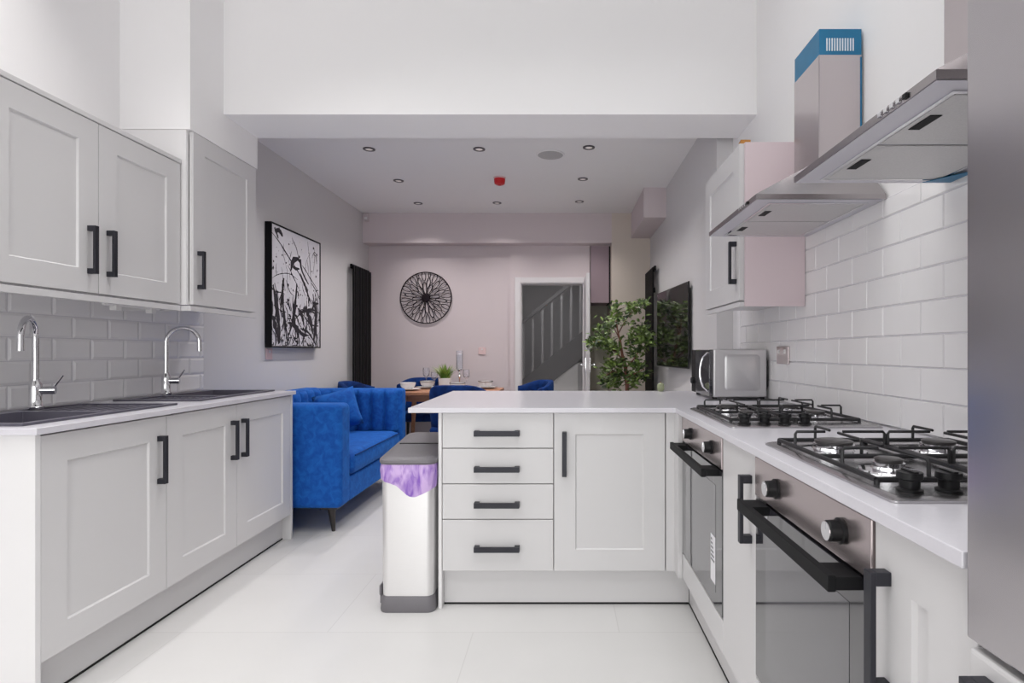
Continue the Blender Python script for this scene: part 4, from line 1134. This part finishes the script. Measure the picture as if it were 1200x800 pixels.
# candle holder and glasses
def goblet(label, px, Y, h, group='table glasses'):
    x = (px-660)/650*Y
    b = B(); z = TZ+.0005
    lathe(b, [(.001, 0), (.034, 0), (.034, .003), (.006, .008), (.0045, h*.45), (.012, h*.50), (.032, h*.62), (.036, h*.8), (.033, h), (.031, h), (.034, h*.8), (.030, h*.63), (.001, h*.52)], (x, Y, z), 24)
    o = one('wine_glass', b, 'glass', label, 'glass', group, base=(x, Y, z), smooth=True); return o
goblet('clear stemmed glass left of the grass pot', 499.5, 5.995, .215)
goblet('clear stemmed glass right of the grass pot by the tall candle', 546.5, 5.88, .20)
goblet('shorter clear stemmed glass close to the left side of the grass pot', 509, 6.02, .17)
x = (538.5-660)/650*6.02; Y = 6.02; z = TZ+.0005
r = thing('candle_holder', 'tall crystal candle holder with a pale candle, right of the grass pot', 'candle holder', (x, Y, z))
b = B(); lathe(b, [(.045, 0), (.046, .006), (.02, .016), (.008, .03), (.007, .10), (.016, .115), (.007, .13), (.0065, .17), (.02, .185), (.036, .195), (.036, .20), (.001, .20)], (x, Y, z), 20); obj('stand', b, 'chrome', r, smooth=True)
b = B(); lathe(b, [(.001, .2005), (.033, .2005), (.033, .36), (.006, .365), (.001, .366)], (x, Y, z), 20); obj('candle', b, 'wax', r, smooth=True)
b = B(); lathe(b, [(.0355, .201), (.036, .40), (.0345, .40), (.034, .201)], (x, Y, z), 20, cap=False); obj('glass_chimney', b, 'glass', r, smooth=True)

# ------------------------------------------------------------------ ceiling fittings
def downlight(px, py, label):
    Y = 650*(ZC-1.153)/(412-py); x = (px-660)/650*Y
    r = thing('downlight', label, 'ceiling light', (x, Y, ZC), 'recessed downlights in the dining ceiling')
    b = B(); lathe(b, [(.028, -.001), (.030, -.007), (.046, -.005), (.047, -.0005), (.028, -.0005)], (x, Y, ZC), 26, cap=False); obj('rim', b, 'lamp_rim', r, smooth=True)
    b = B(); lathe(b, [(.001, -.003), (.0275, -.003), (.0275, -.0008), (.001, -.0008)], (x, Y, ZC), 20); obj('lens', b, 'lamp_glow', r, smooth=True)
    return Y, x
spots = [(432.5, 174.5, 'front left recessed downlight nearest the beam'), (561.5, 174.5, 'front middle recessed downlight nearest the beam'), (690, 172.5, 'front right recessed downlight just past the round speaker'),
         (467, 211.5, 'second row recessed downlight on the left of the red alarm'), (683, 209.5, 'second row recessed downlight on the right of the red alarm'),
         (490, 238, 'back row left recessed downlight above the round wall art'), (582.5, 237.5, 'back row middle recessed downlight beyond the red alarm'), (679, 236, 'back row right recessed downlight above the doorway')]
DL = [downlight(*s) for s in spots]
Y = 650*(ZC-1.153)/(412-181); x = (645-660)/650*Y
r = thing('ceiling_speaker', 'flat round grey speaker in the dining ceiling', 'speaker', (x, Y, ZC))
b = B(); lathe(b, [(.001, -.006), (.10, -.006), (.10, -.0005), (.001, -.0005)], (x, Y, ZC), 36); obj('grille', b, 'speaker', r, smooth=True)
b = B(); lathe(b, [(.1005, -.0005), (.1005, -.008), (.113, -.006), (.114, -.0005)], (x, Y, ZC), 36, cap=False); obj('rim', b, 'ceiling', r, smooth=True)
Y = 650*(ZC-1.153)/(412-208); x = (585.5-660)/650*Y
r = thing('fire_alarm_sounder', 'red round fire alarm on the dining ceiling', 'alarm', (x, Y, ZC))
b = B(); lathe(b, [(.05, -.012), (.056, -.0005)], (x, Y, ZC), 26); obj('backplate', b, 'pinkish', r, smooth=True)
b = B(); lathe(b, [(.001, -.066), (.03, -.066), (.046, -.056), (.05, -.03), (.05, -.0125), (.001, -.0125)], (x, Y, ZC), 26); rd = obj('dome', b, 'red', r, smooth=True)
b = B(); lathe(b, [(.001, -.072), (.012, -.072), (.014, -.0662), (.001, -.0662)], (x, Y, ZC), 14); obj('lens', b, 'red', rd, smooth=True)
r = thing('motion_sensor', 'small white alarm sensor in the upper left corner of the far wall', 'sensor', (-2.22, 6.25, 2.62))
b = B(); loft(b, [[(-2.245, 6.279, 2.62), (-2.195, 6.279, 2.62), (-2.195, 6.279, 2.71), (-2.245, 6.279, 2.71)], [(-2.24, 6.24, 2.63), (-2.20, 6.24, 2.63), (-2.20, 6.235, 2.70), (-2.24, 6.235, 2.70)]]); obj('case', b, 'wall_pink', r, bevel=.004)
b = B(); bx(b, -2.235, -2.205, 6.233, 6.2365, 2.645, 2.665); obj('lens', b, 'white', r)

# ------------------------------------------------------------------ light
w = bpy.data.worlds.new('overcast_sky'); S.world = w; w.use_nodes = True
nt = w.node_tree; bg = nt.nodes['Background']
bg.inputs['Color'].default_value = (0.995, 1.0, 0.99, 1); bg.inputs['Strength'].default_value = 3.75

def area(name, loc, rot, sx_, sy_, power, portal=False, col=(1, 1, 1)):
    l = bpy.data.lights.new(name, 'AREA'); l.shape = 'RECTANGLE'; l.size = sx_; l.size_y = sy_; l.energy = power; l.color = col
    o = bpy.data.objects.new(name, l); COL.objects.link(o); o.location = loc; o.rotation_euler = rot
    if portal: l.cycles.is_portal = True
    return o
area('roof_light_portal', ((SX0+SX1)/2, (SY0+SY1)/2, ZK+.005), (0, 0, 0), SX1-SX0, SY1-SY0, 1, True)
area('garden_door_portal', ((GX0+GX1)/2, YR+.005, GZ/2), (math.radians(90), 0, 0), GX1-GX0, GZ, 1, True)
# unseen fill lamps added in the kitchen ceiling to brighten the left side
for k, (xx, yy) in enumerate(((-1.9, .3), (-1.9, 1.15), (-1.9, 2.0), (-1.15, .5), (-1.15, 1.4), (-1.15, 2.3))):
    b = B(); lathe(b, [(.028, -.001), (.030, -.007), (.046, -.005), (.047, -.0005), (.028, -.0005)], (xx, yy, ZK), 26, cap=False); r = struct('trim_%d' % (8+k), b, 'lamp_rim', smooth=True)  # this trim is the rim of an added fill lamp
    b = B(); lathe(b, [(.001, -.003), (.0275, -.003), (.0275, -.0008), (.001, -.0008)], (xx, yy, ZK), 20); obj('lens', b, 'lamp_glow', r, smooth=True)
    l = bpy.data.lights.new('downlight_or_fill_spot', 'SPOT'); l.energy = 56 if k < 3 else 36; l.spot_size = math.radians(95 if k < 3 else 115); l.spot_blend = 0.9; l.shadow_soft_size = 0.05; l.color = (1.0, 0.98, 0.96)
    o = bpy.data.objects.new('downlight_or_fill_spot', l); COL.objects.link(o); o.location = (xx, yy, ZK-.012)
# unseen fill lamp added to brighten the hall and stairs
b = B(); lathe(b, [(.028, -.001), (.030, -.007), (.046, -.005), (.047, -.0005), (.028, -.0005)], (-.3, 6.95, 2.9), 26, cap=False); r = struct('trim_14', b, 'lamp_rim', smooth=True)  # rim of the added hall lamp, out of view
b = B(); lathe(b, [(.001, -.003), (.0275, -.003), (.0275, -.0008), (.001, -.0008)], (-.3, 6.95, 2.9), 20); obj('lens', b, 'lamp_glow', r, smooth=True)
l = bpy.data.lights.new('downlight_or_fill_spot', 'SPOT'); l.energy = 26; l.spot_size = math.radians(150); l.spot_blend = 0.9; l.shadow_soft_size = 0.05
o = bpy.data.objects.new('downlight_or_fill_spot', l); COL.objects.link(o); o.location = (-.3, 6.95, 2.885)
# the recessed downlights are switched on
for Y, x in DL:
    l = bpy.data.lights.new('downlight_or_fill_spot', 'SPOT'); l.energy = 42; l.spot_size = math.radians(125); l.spot_blend = 0.9; l.shadow_soft_size = 0.03; l.color = (1.0, 0.95, 0.93)
    o = bpy.data.objects.new('downlight_or_fill_spot', l); COL.objects.link(o); o.location = (x, Y, ZC-.012)

# ------------------------------------------------------------------ camera
cam = bpy.data.cameras.new('camera'); cam.sensor_width = 36; cam.lens = 36*650/1200; cam.shift_x = -.05; cam.shift_y = .01; cam.clip_start = .02
co = bpy.data.objects.new('camera', cam); COL.objects.link(co); co.location = (0, 0, 1.153); co.rotation_euler = (math.radians(90), 0, 0)
S.camera = co
S.view_settings.view_transform = 'Standard'; S.view_settings.look = 'None'; S.view_settings.gamma = 1; S.view_settings.use_curve_mapping = False
S.view_settings.exposure = 0.0
S.cycles.max_bounces = 12; S.cycles.diffuse_bounces = 8; S.cycles.glossy_bounces = 6; S.cycles.transparent_max_bounces = 12
S.cycles.use_denoising = True
